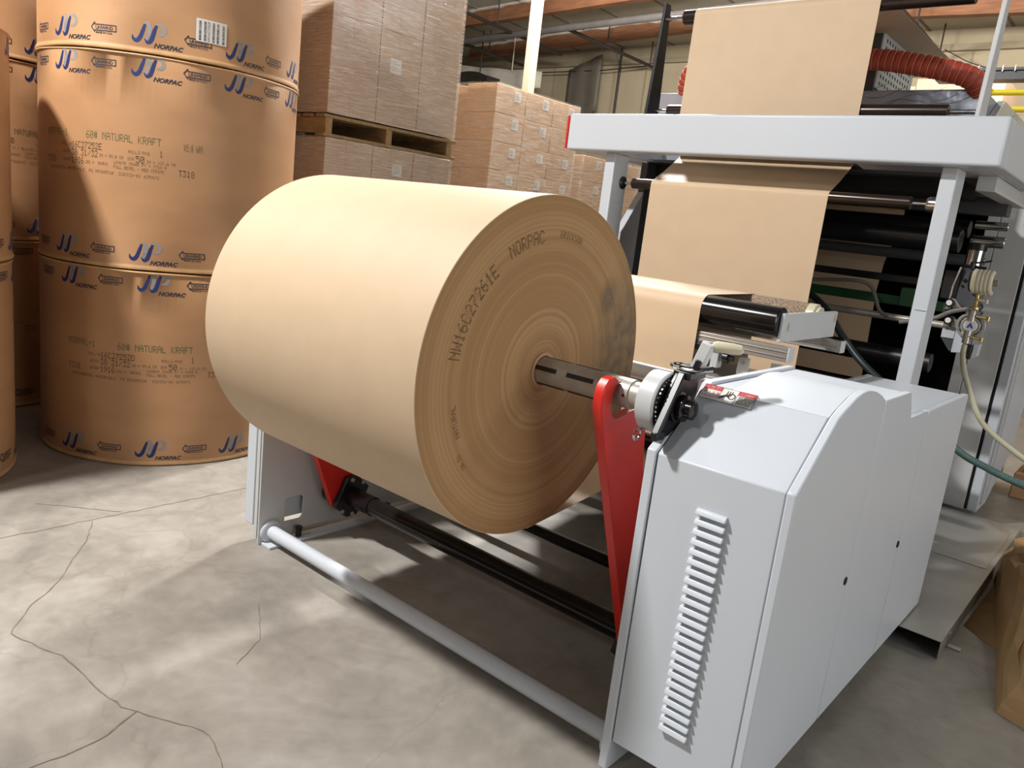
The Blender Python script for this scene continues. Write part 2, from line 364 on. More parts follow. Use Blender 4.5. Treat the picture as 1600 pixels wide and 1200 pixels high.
pipe('sprinkler_branch', [(-10.8, 8.9, 4.79), (-10.9, 12.4, 4.79)], .032, DPIPE, 'thin dark sprinkler branch pipe left of the cream column', group='sprinkler branches')
pipe('sprinkler_branch', [(-2.38, 9.4, 4.8), (-2.46, 12.6, 4.8)], .035, DPIPE, 'dark sprinkler branch pipe above the red duct hose', group='sprinkler branches')
pipe('sprinkler_branch', [(-9.0, 8.2, 4.8), (-9.3, 11.5, 4.8)], .03, DPIPE, 'dark sprinkler branch pipe crossing in front of the upper roof beam', group='sprinkler branches')
for x, y, l_ in ((-7.85, 12.6, 'end of the branch pipe beside the cream column'), (-7.82, 11.0, 'middle of the branch pipe beside the cream column'), (-2.46, 12.6, 'end of the branch pipe above the red hose'), (-2.42, 11.0, 'middle of the branch pipe above the red hose'), (-10.85, 11.0, 'branch pipe left of the cream column'), (-8.9, 9.1, 'branch pipe over the upper roof beam')):
    pipe('pipe_hanger', [(x, y, 4.78), (x, y, 5.24)], .013, DPIPE, 'thin dark hanger rod at the '+l_, 'hanger', 'sprinkler pipe hangers')
pipe('wall_pipe', [(-8.75, 12.85, 0), (-8.75, 12.85, 5.2)], .025, DPIPE, 'thin black vertical conduit on the tan back wall')
pipe('wall_cable', [(-2.4, 12.6, 4.85), (-1.9, 12.7, 4.62), (-1.2, 12.7, 4.5), (1.5, 12.7, 4.5)], .008, DPIPE, 'thin dark cable sagging along the back wall', 'cable', sm=5)
pipe('wall_conduit', [(-12, 12.6, 4.72), (-9, 12.6, 4.72), (-7.85, 12.6, 4.78)], .012, DPIPE, 'thin dark horizontal conduit meeting the sprinkler branch end')
# cream column
t = thing('steel_column', (-6.2, 7.0, 0), 'cream painted square column behind the carton pallets', 'column')
b = B(); b.box((-6.275, 6.94, 0), (-6.135, 7.06, 5.3)); b.done('post', COLM, t, bevel=.01)
b = B(); b.box((-6.38, 6.83, 0), (-6.02, 7.17, .02)); b.done('base_plate', COLM, t)
# hanging grey sheet and dark air duct at the far left
b = B()
vs = [[b.bm.verts.new((-9.9+.85*i/10, 12.6+.015*math.sin(i*1.3), 3.6+(4.75-3.6)*j/6+.03*i)) for j in range(7)] for i in range(11)]
for i in range(10):
    for j in range(6): b._f([vs[i][j], vs[i+1][j], vs[i+1][j+1], vs[i][j+1]])
o = b.done('hanging_sheet', mat('grey_sheeting', '#5d564b', .6, bump=.3, bscale=4)); tag(o, 'grey sheet hanging from the roof right of the cream column', 'sheet')
m_ = o.modifiers.new('solid', 'SOLIDIFY'); m_.thickness = .01
t = thing('air_duct', (-11.6, 10.9, 3.9), 'dark bent air duct under the roof left of the cream column', 'duct')
b = B(); b.tube([(-12.6, 11.0, 3.7), (-12.0, 11, 4.05), (-11.2, 10.9, 4.15), (-10.6, 10.8, 4.0)], .26, 20); [b.cyl((hx, 10.95, 4.2), (hx, 10.95, 5.24), .015, 8) for hx in (-12.1, -11.0)]; b.done('duct_body', mat('dark_foil_duct', '#4a443d', .35, .4, var=.3, bump=.6, bscale=5), t)
b = B(); b.box((-10.85, 10.6, 3.55), (-10.45, 11.0, 4.25)); b.done('duct_outlet', DPIPE, t)
b = B(); vs = [[b.bm.verts.new((-12.6+2.9*i/10, 11.4+.06*math.sin(i*2), 4.75-.28*(i/10)**.7-.32*j/3-(.25*(1-i/10))*j/3)) for j in range(4)] for i in range(11)]
for i in range(10):
    for j in range(3): b._f([vs[i][j], vs[i+1][j], vs[i+1][j+1], vs[i][j+1]])
b.cyl((-12.4, 11.4, 4.7), (-12.4, 11.4, 5.24), .012, 6); b.cyl((-10.5, 11.4, 4.5), (-10.5, 11.4, 5.24), .012, 6); o = b.done('insulation_flap', INSUL); tag(o, 'loose pale insulation flap sagging below the roof at upper left', 'insulation')
m_ = o.modifiers.new('solid', 'SOLIDIFY'); m_.thickness = .02

# ================================================================ STORED KRAFT ROLLS
LOGO = Marks()    # height 1
LOGO.ribbon([(.58, .96), (.74, .98), (.84, .80), (.80, .50), (.70, .22), (.62, .20)], [.06, .15, .2, .19, .14, .05], 1)
LOGO.ribbon([(1.10, .96), (1.30, 1.0), (1.50, .90), (1.56, .70), (1.42, .52), (1.20, .48)], [.06, .14, .19, .2, .17, .06], 1)
LOGO.ribbon([(0, .36), (.06, .16), (.22, .09), (.38, .24), (.50, .55), (.62, .92)], [.02, .15, .2, .2, .18, .12], 0)
LOGO.ribbon([(.60, .22), (.74, .05), (.90, .14), (1.0, .40), (1.08, .68), (1.18, .93)], [.03, .15, .2, .2, .18, .12], 0)
LOGO.text('NORPAC', 1.04, -.15, .31, 2, shear=.35, sx=1.08, bold=.01)
ARROW = Marks()   # height ~ .6, width 1.65
A_ = [(0, .38), (.22, .66), (.22, .54), (1.6, .54), (1.6, .2), (.22, .2), (.22, .1)]
for (x0, y0), (x1, y1) in zip(A_, A_[1:]+A_[:1]):
    d = Vector((x1-x0, y1-y0)); L_ = d.length; d /= L_; nn = Vector((-d.y, d.x))*.03; k_ = max(1, int(L_/.25))
    for i in range(k_):
        a = Vector((x0, y0))+d*L_*i/k_-d*.02; c = Vector((x0, y0))+d*L_*(i+1)/k_+d*.02
        ARROW.poly([a+nn, a-nn, c-nn, c+nn], 2)
ARROW.text('UNWIND', .27, .275, .27, 2, sx=1.0, bold=.006)
ARROW.text('MADE IN U.S.A.', .30, .02, .17, 2, sx=.95, bold=.004)

def kraft_roll(cx, cy, z0, u0, code, label, ublock, marks_range, jl=0, worn=False, sticker=False, phase=0.):
    R, Hh = .632, .988
    z0 = z0+.0012
    t = thing('wrapped_paper_roll', (cx, cy, z0), label, 'paper roll', 'stored kraft rolls in brown wrapper')
    bb = B(); n = 120
    prof = [(0, .30), (.001, R-.02), (.004, R+.004), (.012, R+.006), (.022, R+.001), (.03, R), (.3, R), (.5, R), (.75, R), (.973, R), (.976, R+.001), (.980, R+.006), (.985, R+.004), (.988, R-.02), (.988, .30)]
    rings = []
    for tt, r in prof:
        edge = 1 if (tt < .03 or tt > .975) and r > .6 else 0
        rings.append([bb.bm.verts.new((cx+(r+edge*.003*math.sin(7*a+jl))*math.cos(a), cy+(r+edge*.003*math.sin(7*a+jl))*math.sin(a), z0+tt+edge*(.0007*math.sin(3*a+jl)+.0005*math.sin(11*a+jl)))) for a in [2*PI*i/n for i in range(n)]])
    for k, (A, Bq) in enumerate(zip(rings, rings[1:])):
        mi = 1 if k in (1, 2, 3, 10, 11, 12) else 0
        for i in range(n): bb._f([A[i], A[(i+1) % n], Bq[(i+1) % n], Bq[i]], mi)
    bb._f(rings[0][::-1]); bb._f(rings[-1])
    bb.done('wrapper', [WRAP, WRAPE], t, sharp=60)
    mk = Marks()
    u = u0+phase
    lo, hi = marks_range
    us = [u+.41*i for i in range(-6, 7)]
    for band in (.045, .888):
        for q in us:
            if lo < q < hi: mk.place(LOGO, q-.065, z0+band, .088)
            if lo < q+.215 < hi: mk.place(ARROW, q+.222-.065, z0+band+.016, .073)
    ub = ublock
    def D(s_, x, y, h, w_=None, mi=3):
        mk.dots(s_, ub+x, z0+y, h, mi, w_)
    D('NORPAC-1', -.272, .592, .032, .0205, 4)
    D('60# NATURAL KRAFT', 0, .590, .034, .0206, 4)
    D('ROLL NO', -.148, .548, .014, .0095, 5); D(code, -.083, .541, .030, .0186)
    D('WIDTH', -.14, .513, .014, .0095, 5); D('38 31/32', -.085, .506, .030, .0186)
    D('IN = 99.0 CM  DIA', .068, .510, .015, .0096, 5); D('50', .238, .502, .032, .0205)
    D('IN = 127.0 CM', .285, .505, .014, .0098, 5)
    D('ROLLS/PKG', .205, .542, .014, .0105, 5); D('1', .342, .540, .030, .016)
    D('WEIGHT', -.14, .478, .014, .0085, 5); D('1916', -.085, .470, .030, .0186)
    D('LBS =  869KG', -.005, .474, .014, .0096, 5)
    D('LENGTH 25405 FT = 7764 M', .138, .487, .013, .0098, 5)
    D('FULL BEVEL - RED STRIPE', .138, .466, .014, .0098, 5)
    D('T318', -.272, .468, .030, .019); D('T318', .425, .462, .030, .0185)
    D('CONTINENTAL MATERIALS  PO NP260310  226332-01 635472', -.245, .436, .014, .0113, 5)
    if worn:
        D('60.0 LBS', .445, .598, .018, .011, 4); D('42.0 GRS', .445, .582, .018, .011, 5)
    mk.build('printed_lettering', lambda x, y, m=0: (cx+(R+.0007-(.0003 if m == 1 else 0))*math.cos(x/R), cy+(R+.0007-(.0003 if m == 1 else 0))*math.sin(x/R), y), [BLUE, GREYI, NAVY, INK, INKG, INKD], t)
    if sticker:
        st = Marks(); x0, x1, y0, y1 = -.205, -.066, z0+.095, z0+.195
        st.rect(x0, y0, x1, y1, 0, 6)
        s2 = Marks()
        for cxs in (.012, .034, .052, .072, .092, .118):
            if abs(cxs-.052) < .001: continue
            yy = y0+.006
            while yy < y1-.01:
                h_ = random.uniform(.0012, .004); s2.rect(x0+cxs, yy, x0+cxs+.011, yy+h_, 1); yy += h_+random.uniform(.0012, .003)
        lab = st.build('barcode_label', lambda x, y: (cx+(R+.0011)*math.cos(x/R), cy+(R+.0011)*math.sin(x/R), y), [PAPERW, INK], t)
        lab['label'] = 'white barcode label'
        n0 = Marks(); n0.text('NW16C27252F', 0, 0, .017, 0, sx=.85)
        for vx, vy in n0.v: s2.v.append((x0+.062-vy, y0+.004+vx*.95))
        k0 = len(s2.v)-len(n0.v); s2.f += [([k0+i for i in f], 1) for f, _ in n0.f]
        s2.build('barcode_print', lambda x, y: (cx+(R+.0015)*math.cos(x/R), cy+(R+.0015)*math.sin(x/R), y), [PAPERW, INK], lab)
    return t
MX, MY = -2.976, .372
rng = (-1.05, .75)
kraft_roll(MX, MY, 0, -.37, '16C27252D', 'bottom kraft roll of the middle stack, left of the white stand', -.525, rng, 0)
kraft_roll(MX, MY, .99, -.39, '16C27252E', 'second kraft roll up in the middle stack, with green 60.0 LBS print', -.69, rng, 1.5, worn=True, phase=-.02)
kraft_roll(MX, MY, 1.98, -.40, '16C27252F', 'top kraft roll of the middle stack, with a white barcode label', -.6, rng, 3, sticker=True, phase=-.01)
rngl = (-1.3, .9)
kraft_roll(-3.05, -1.05, 0, -.05, '16C27254A', 'bottom kraft roll of the stack cut by the left frame edge', -.5, rngl, 2.2)
kraft_roll(-3.05, -1.05, .99, -.09, '16C27254B', 'upper kraft roll of the stack cut by the left frame edge', -.5, rngl, 4.1)
BX, BY = -4.42, -.22
kraft_roll(BX, BY, 0, -.1, '16C27255A', 'bottom kraft roll in the gap between the two front stacks', -.3, rngl, 1.2)
kraft_roll(BX, BY, .99, -.2, '16C27255B', 'middle kraft roll in the gap between the two front stacks', .0, rngl, 2.8)
kraft_roll(BX, BY, 1.98, -.2, '16C27255C', 'top kraft roll in the gap between the two front stacks', -.3, rngl, .7)

# ================================================================ CARTONS ON PALLETS
def carton(a, b_, label, group, lab=None, m=CARD, tape=True):
    a, b_ = Vector(a), Vector(b_); g = .003
    base = Vector(((a.x+b_.x)/2, (a.y+b_.y)/2, a.z))
    t = thing('carton', base, label, 'cardboard box', group)
    bb = B(); bb.box(a+Vector((g, g, 0)), b_-Vector((g, g, g*.6))); bb.done('box_body', m, t, bevel=.006)
    x = b_.x-g+.001
    if tape:
        bb = B(); my = (a.y+b_.y)/2; hh = (b_.z-a.z)
        bb.box((x-.0005, my-.03, b_.z-hh*.22), (x+.0008, my+.03, b_.z-.004)); bb.done('packing_tape', mat_tape, t)
        bb = B(); bb.box((x-.0005, my-.03, a.z+.004), (x+.0008, my+.03, a.z+hh*.2)); bb.done('packing_tape', mat_tape, t)
    if lab:
        bb = B(); y0, z0, w_, h_ = lab; bb.box((x, y0, z0), (x+.0015, y0+w_, z0+h_)); lb = bb.done('shipping_label', PAPERW, t)
        mk = Marks()
        for i in range(5): mk.rect(.12*w_, h_*(.2+i*.14), w_*random.uniform(.5, .88), h_*(.2+i*.14)+.004, 0)
        mk.build('label_print', planemap((x+.0022, y0, z0), (0, 1, 0), (0, 0, 1)), [GREYI], lb)
    return t
mat_tape = mat('tan_tape', '#b8977a', .3)
def pallet(x0, x1, y0, y1, z0, label):
    t = thing('wooden_pallet', ((x0+x1)/2, (y0+y1)/2, z0), label, 'pallet', 'wooden pallets')
    H_ = .142
    for i, f in enumerate((0, .43, .93)):      # stringers run along x, seen end-on from the aisle
        yy = y0+(y1-y0-.09)*f/.93*1.0
        bb = B(); bb.box((x0, yy, z0+.02), (x1, yy+.055, z0+H_-.022)); bb.done('stringer', WOOD, t, bevel=.004)
    n_ = 7
    for i in range(n_):
        xx = x0+(x1-x0-.1)*i/(n_-1)
        bb = B(); bb.box((xx, y0-.01, z0+H_-.022), (xx+.1, y1+.01, z0+H_)); bb.done('deck_board', WOOD, t, bevel=.003)
    for i in (0, 3, 6):
        xx = x0+(x1-x0-.1)*i/(n_-1)
        bb = B(); bb.box((xx, y0-.01, z0), (xx+.1, y1+.01, z0+.02)); bb.done('bottom_board', WOOD, t, bevel=.003)
    return t
def film(a, b_, label, m=FILM):
    bb = B(); n1, n2 = 14, 14
    a, b_ = Vector(a), Vector(b_)
    cs = [(a.x, a.y), (b_.x, a.y), (b_.x, b_.y), (a.x, b_.y)]
    cols = []
    for k in range(4):
        p, q = cs[k], cs[(k+1) % 4]
        for i in range(n1): cols.append((p[0]+(q[0]-p[0])*i/n1, p[1]+(q[1]-p[1])*i/n1))
    G = [[bb.bm.verts.new((x, y, a.z+(b_.z-a.z)*j/n2)) for j in range(n2+1)] for x, y in cols]
    for i in range(len(G)):
        for j in range(n2): bb._f([G[i][j], G[(i+1) % len(G)][j], G[(i+1) % len(G)][j+1], G[i][j+1]])
    o = bb.done('stretch_wrap', m, loc=((a.x+b_.x)/2, (a.y+b_.y)/2, a.z)); return tag(o, label, 'plastic wrap', 'stretch wrap around pallets')
PX, PY = -3.165, 1.49
ys = [PY, 1.893, 2.275, 2.66]
cn = ['nearest the rolls', 'middle', 'farthest']
g1 = 'large cartons on the wrapped double pallet'
pallet(PX-1.0, PX-.02, PY, 2.66, 0, 'wooden pallet on the floor under the lower wrapped load')
for lv, (z0, z1, nm) in enumerate(((.145, .98, 'lowest layer'), (.98, 1.826, 'layer under the raised pallet'), (1.984, 2.60, 'layer on the raised pallet'), (2.60, 3.2, 'topmost layer'))):
    for i in range(3):
        zt = z1 - (.0 if i else 0)
        lab = None
        if lv == 1 and i == 1: lab = (2.08, 1.64, .09, .085)
        if lv == 2 and i == 1: lab = (1.99, 2.33, .10, .10)
        carton((PX-.62, ys[i], z0), (PX, ys[i+1], zt), 'large brown carton, %s, %s' % (nm, cn[i])+(', white label' if lab else ''), g1, lab)
        carton((PX-1.02, ys[i], z0), (PX-.62, ys[i+1], zt), 'large brown carton in the rear row, %s, %s' % (nm, cn[i]), g1, None, tape=False)
pallet(PX-1.0, PX-.01, PY-.0, 2.70, 1.832, 'raised wooden pallet between the two wrapped carton loads')
film((PX-1.03, PY-.008, 1.98), (PX+.008, 2.668, 3.22), 'streaky clear stretch wrap around the upper load of large cartons')
film((PX-1.03, PY-.008, .15), (PX+.008, 2.668, 1.83), 'streaky clear stretch wrap around the lower load of large cartons')
g2 = 'small cartons stacked on the farther pallets'
rowh = .2425
onames = ['top', 'second', 'third', 'fourth', 'fifth', 'sixth', 'seventh', 'eighth', 'ninth', 'tenth']
def small_stack(x, y0, z1, rows, nm, step=.405, m=CARD2, rowh=.2425):
    for r in range(rows):
        zt = z1-r*rowh
        for i in range(3):
            lab = (y0+i*step+.24, zt-.115, .09, .085)
            carton((x-.36, y0+i*step, zt-rowh), (x, y0+(i+1)*step, zt), 'labelled small carton, %s row, %s column of the %s' % (onames[r], ['near', 'middle', 'far'][i], nm), g2, lab, m, tape=False)
        carton((x-.52, y0+.01, zt-rowh), (x-.362, y0+3*step, zt-.02 if r == 0 else zt), 'small carton in the inner column, %s row of the %s' % (onames[r], nm), g2, None, m, tape=False)
SX = -3.53
pallet(SX-.55, SX, 3.5, 4.7, 0, 'wooden pallet on the floor under the nearer stack of small cartons')
small_stack(SX, 3.49, 2.572, 10, 'nearer small-carton stack')
pallet(SX-.55, SX, 4.88, 6.1, 0, 'wooden pallet on the floor under the farther stack of small cartons')
small_stack(SX, 4.88, 2.148, 8, 'second small-carton stack', rowh=.25)
pallet(SX-.55, SX, 6.3, 7.5, 0, 'wooden pallet on the floor under the last stack of small cartons')
small_stack(SX, 6.3, 2.148, 8, 'farthest small-carton stack', rowh=.25)
film((SX-.535, 3.482, .15), (SX+.008, 4.715, 2.58), 'clear stretch wrap around the nearer stack of small cartons')
film((SX-.535, 4.872, .15), (SX+.008, 6.105, 2.15), 'clear stretch wrap around the farther stack of small cartons')

# ================================================================ ROLL ON THE STAND
RR, RZ = .490, 1.028
t = thing('kraft_paper_roll', (-.495, 0, RZ-RR), 'large kraft paper roll mounted on the steel shaft of the white stand', 'paper roll')
def roll_profile(n=160):
    bb = B()
    def rg(x, r): return [bb.bm.verts.new((x, r*math.cos(2*PI*i/n), RZ+r*math.sin(2*PI*i/n))) for i in range(n)]
    R = [(-.99, .053), (-.99, .2), (-.99, RR-.0015), (-.9885, RR), (-.6, RR), (-.3, RR), (-.0015, RR), (0, RR-.0015), (0, .4), (0, .3), (0, .2), (0, .053)]
    ring = [rg(x, r) for x, r in R]
    for k, (A, Bq) in enumerate(zip(ring, ring[1:])):
        mi = 1 if (k < 2 or k > 6) else 0
        for i in range(n): bb._f([A[i], A[(i+1) % n], Bq[(i+1) % n], Bq[i]], mi)
    return bb
roll_profile().done('wound_paper', [KRAFT, FACE], t, sharp=30)
b = B(); n = 64
for x0, x1 in ((-.994, .004),):
    R = [(x0, .0425), (x0, .0525), (x1, .0525), (x1, .0425), (x0, .0425)]
    rg = [[b.bm.verts.new((x, r*math.cos(2*PI*i/n), RZ+r*math.sin(2*PI*i/n))) for i in range(n)] for x, r in R]
    for A, Bq in zip(rg, rg[1:]):
        for i in range(n): b._f([A[i], A[(i+1) % n], Bq[(i+1) % n], Bq[i]])
b.done('cardboard_core', CARD2, t)
# stencilled text curving round the face
mk = Marks()
def arc_text(txt, a0, r0, h, adv):       # reads clockwise from angle a0 (deg), baseline radius r0
    tmp = Marks(); tmp.dots(txt, 0, 0, h, 0, adv)
    k = len(mk.v)
    for x, y in tmp.v:
        a = math.radians(a0)-x/(r0+h*.5); mk.v.append(((r0+y)*math.cos(a), (r0+y)*math.sin(a)))
    mk.f += [([k+i for i in f], 0) for f, _ in tmp.f]
arc_text('NW16C27261E', 172, .352, .040, .0247)
arc_text('NORPAC', 121.5, .362, .036, .0247)
arc_text('ERICKSON', 89, .376, .018, .0135)
arc_text('NATURAL', 206, .352, .016, .014); arc_text('38 31', 221, .372, .014, .011)
mk.build('stencilled_text', lambda y, z: (.0012, y, RZ+z), [mat('faint_stencil_ink', '#7a5d3f', .8, var=.3, scale=90)], t)

t = thing('roll_shaft', (-.42, 0, RZ), 'steel air shaft through the paper roll, held by the red arms', 'shaft')
b = B(); b.lathe((-1.27, 0, RZ), (1, 0, 0), [(0, .04), (1.58, .04), (1.582, .036), (1.64, .036)], 48); b.done('shaft_tube', STEEL, t)
for ang in (-100, -20, 60, 140, 215):
    for x0 in (.0, .105):
        if ang in (-20, 140) and x0 == 0: x0 = -.02
        d = Vector((0, math.cos(math.radians(ang+180)), math.sin(math.radians(ang+180)))); r3 = Matrix(((1, 0, 0), (0, -d.z, d.y), (0, d.y, d.z)))
        b = B(); b.obox(Vector((x0+.052, 0, RZ))+d*.0395, (.045, .0065, .0015), r3); b.done('slot_rim', BLACK, t, bevel=.001)
b = B(); b.cyl((.275, -.0275, RZ+.03), (.275, -.029, RZ+.0313), .004, 10); b.cyl((.30, -.041, RZ+.0), (.30, -.039, RZ), .004, 10); b.done('air_port', BLACK, t)

# ================================================================ UNWIND STAND
st = thing('unwind_stand', (-.3, .8, 0), 'white steel unwind stand carrying the big kraft roll, with red arms and louvred cabinet', 'machine')
PROF = [(-.055, .084), (-.055, .915), (.137, 1.068), (.175, 1.084), (.207, 1.094), (.25, 1.108), (.291, 1.115), (.33, 1.1175), (.37, 1.115), (.42, 1.107), (.47, 1.093), (.523, 1.073), (.79, 1.071), (.855, .982), (1.12, .978), (1.71, .975), (1.71, .084)]
def clipprof(y0, y1, inset=0):
    pts = [p_ for p_ in PROF if y0-1e-6 <= p_[0] <= y1+1e-6 and p_[1] > .1]
    def top(y):
        P = [p_ for p_ in PROF if p_[1] > .1]
        P = P[0:]
        for (a, za), (c, zc) in zip(P, P[1:]):
            if a <= y <= c and c > a: return za+(zc-za)*(y-a)/(c-a)
        return P[-1][1]
    if not pts or pts[0][0] > y0+1e-4: pts = [(y0, top(y0))]+pts
    if pts[-1][0] < y1-1e-4: pts.append((y1, top(y1)))
    return [(y0, .084)]+pts+[(y1, .084)]
cab = bpy.data.objects.new('drive_cabinet', None)
bpy.data.objects.remove(cab)
b = B()
body = [(-.051, .09), (-.051, .911), (.137, 1.064), (.79, 1.067), (.858, .978), (1.12, .974), (1.706, .971), (1.706, .09)]
b.prism(body, 'x', .432, .762)
cab = b.done('drive_cabinet', WHITE, st, bevel=.003)
b = B(); HP = [(y+.001, z-.003) for y, z in PROF[2:12]]; rows = []
for x, f in ((.497, 0), (.502, .35), (.512, .7), (.526, .93), (.545, 1), (.7, 1), (.762, 1)):
    rows.append([b.bm.verts.new((x, y, 1.0665+(z-1.0665)*f if f else 1.06)) for y, z in HP]+[b.bm.verts.new((x, HP[-1][0], 1.05)), b.bm.verts.new((x, HP[0][0], 1.05))])
for A_r, B_r in zip(rows, rows[1:]):
    for k in range(len(A_r)): b._f([A_r[k], A_r[(k+1) % len(A_r)], B_r[(k+1) % len(B_r)], B_r[k]])
b._f(rows[0][::-1]); b._f(rows[-1]); b.done('hood_bulge', WHITE, cab)
for nm, y0, y1 in (('door', -.055, .520), ('door', .526, 1.084), ('door', 1.0905, 1.712)):
    b = B(); pf = clipprof(y0, y1)
    if nm == 'door' and y0 < 0: pf = [(-.055, .084), (-.055, .915)]+pf[2:]
    b.prism(pf, 'x', .764, .787)
    d_ = b.done('door', WHITE2 if False else WHITE, cab, bevel=.004)
for y, z in ((.50, .545), (1.066, .512)):
    b = B(); b.lathe((.786, y, z), (1, 0, 0), [(0, .013), (.004, .012), (.006, .004)], 20); b.done('door_latch', BLACK, cab)
b = B()
for i in range(24):
    z = .803-i*.0256
    pr = [(-.051, z+.009), (-.059, z+.007), (-.0645, z-.001), (-.0655, z-.006), (-.051, z-.004)]
    b.prism(pr, 'x', .562, .640)
b.done('louvre_vents', WHITE, cab, bevel=.0015)
# inner side plate of the near side, cut down where the chuck sits
INN = [(-.057, 0), (-.057, .917), (.012, .962), (.115, .962), (.16, 1.03), (.185, 1.066), (.2, 1.073), (.79, 1.075), (.855, .98), (1.71, .973), (1.71, .0), (1.55, 0), (1.5, .05), (.2, .05), (.15, 0)]
b = B(); b.prism(INN, 'x', .403, .429); b.done('side_plate', WHITE, st, bevel=.003)
# sheet between shaft recess and hood
b = B(); b.prism([(.02, .955), (.118, .955), (.155, 1.05), (.135, 1.063)], 'x', .4295, .433); b.done('recess_cover', GREYP, cab)
# warning sticker on the sloping hood
un = Vector((0, -.78125, 1)).normalized(); vd = Vector((0, 1, .78125)).normalized(); so = Vector((.437, .106, .9617+.78125*.106-.001))+un*.0012
stk = Marks(); W_, H2 = .145, .049
stk.rect(0, 0, W_, H2, 0); m1 = stk.build('warning_sticker', planemap(so, (1, 0, 0), vd), [PAPERW], cab); m1['label'] = 'white and red hazard sticker'
mk = Marks()
mk.rect(0, H2*.70, W_*.345, H2, 1); mk.rect(W_*.655, H2*.70, W_, H2, 1)
for x0, x1, y0, y1 in ((0, W_, -.0006, .0006), (0, W_, H2-.0006, H2+.0006), (0, .001, 0, H2), (W_-.001, W_, 0, H2), (W_*.345, W_*.345+.001, 0, H2), (W_*.655, W_*.655+.001, 0, H2)): mk.rect(x0, y0, x1, y1, 2)
for x0 in (.006, W_*.655+.005): mk.poly([(x0, H2*.76), (x0+.009, H2*.76), (x0+.0045, H2*.94)], 0)
mk.text('危 险', .018, H2*.765, .0115, 0); mk.text('DANGER', W_*.655+.016, H2*.77, .010, 0, bold=.0002)
mk.text('卷 入 注 意', .004, H2*.42, .0095, 1); mk.text('运转中请勿伸手', .003, H2*.16, .0075, 1)
for i, s_ in enumerate(('DO NOT PUT', 'HANDS NEAR', 'HERE WHEN', 'MACHINE IS', 'OPERATING')): mk.text(s_, W_*.655+.006, H2*(.565-.12*i), .0068, 2, sx=1.05, bold=.0001)
mk.ribbon([(W_*.37, H2*.2), (W_*.42, H2*.38), (W_*.48, H2*.5), (W_*.54, H2*.42)], [.004, .008, .008, .003], 2)
for k in range(3): mk.ribbon([(W_*.46+k*.006, H2*.5), (W_*.47+k*.006, H2*.68), (W_*.465+k*.0065, H2*.84)], [.003, .003, .002], 2)
mk.ribbon([(W_*.575+.009*math.cos(a), H2*.5+.009*math.sin(a)) for a in [k*PI/4 for k in range(9)]], [.003]*9, 2, k=2)
mk.build('sticker_print', planemap(so+un*.0006, (1, 0, 0), vd), [PAPERW, REDI, INK], m1)
# far side: plate with window, cabinet
b = B()
b.prism([(-.041, 0), (-.041, .93), (.1, 1.03), (.25, 1.09), (.5, 1.05), (.79, 1.05), (.85, .96), (1.62, .955), (1.62, .03), (.126, .03), (.126, .075), (.160, .075), (.170, .085), (.170, .172), (.160, .182), (.090, .182), (.080, .172), (.080, .085), (.080, .075), (.1258, .075), (.1258, .03), (.12, 0)], 'x', -1.34, -1.329)
fp = b.done('far_side_plate', WHITE2, st, bevel=.002)
b = B(); b.prism([(-.05, .08), (-.05, .91), (.1, 1.02), (.25, 1.08), (.5, 1.04), (.79, 1.04), (.85, .95), (1.62, .945), (1.62, .08)], 'x', -1.425, -1.362); b.done('far_cabinet', WHITE, st, bevel=.004)
b = B(); b.prism([(-.045, .03), (-.045, .9), (-.02, .9), (-.02, .03)], 'x', -1.361, -1.341); b.done('far_spacer', WHITE2, st)
b = B(); b.box((-1.325, -.03, .0), (-1.26, 1.6, .012)); b.done('base_flange', WHITE, st, bevel=.002)
for y in (.13, .62, 1.2):
    b = B(); b.cyl((-1.295, y, .012), (-1.295, y, .045), .013, 6); b.lathe((-1.295, y, .045), (0, 0, 1), [(0, .016), (.012, .016)], 6); b.done('levelling_bolt', BLACK, fp)
# tie bars
def tiebar(y, z, r, m=WHITE, fl=True, nm='tie_bar', x0=-1.329, x1=.403):
    bb = B(); bb.cyl((x0, y, z), (x1, y, z), r, 32)
    o_ = bb.done(nm, m, st)
    if fl:
        for xa, xb in ((x0, x0+.016), (x1-.016, x1)):
            bb = B(); bb.lathe((xa, y, z), (1, 0, 0), [(0, r+.021), (xb-xa-.004, r+.021), (xb-xa, r+.016)], 32); bb.done('collar', m, o_)
tiebar(.013, .052, .028)
tiebar(.9, .1, .026, WHITE2)
tiebar(1.55, .1, .026, WHITE2)
tiebar(.62, .975, .026, WHITE, fl=False, nm='upper_tie_bar')
tiebar(.70, .2, .022, BLACKG, fl=False, nm='idler_roller')
tiebar(.878, .655, .033, BLACKG, fl=False, nm='idler_roller')
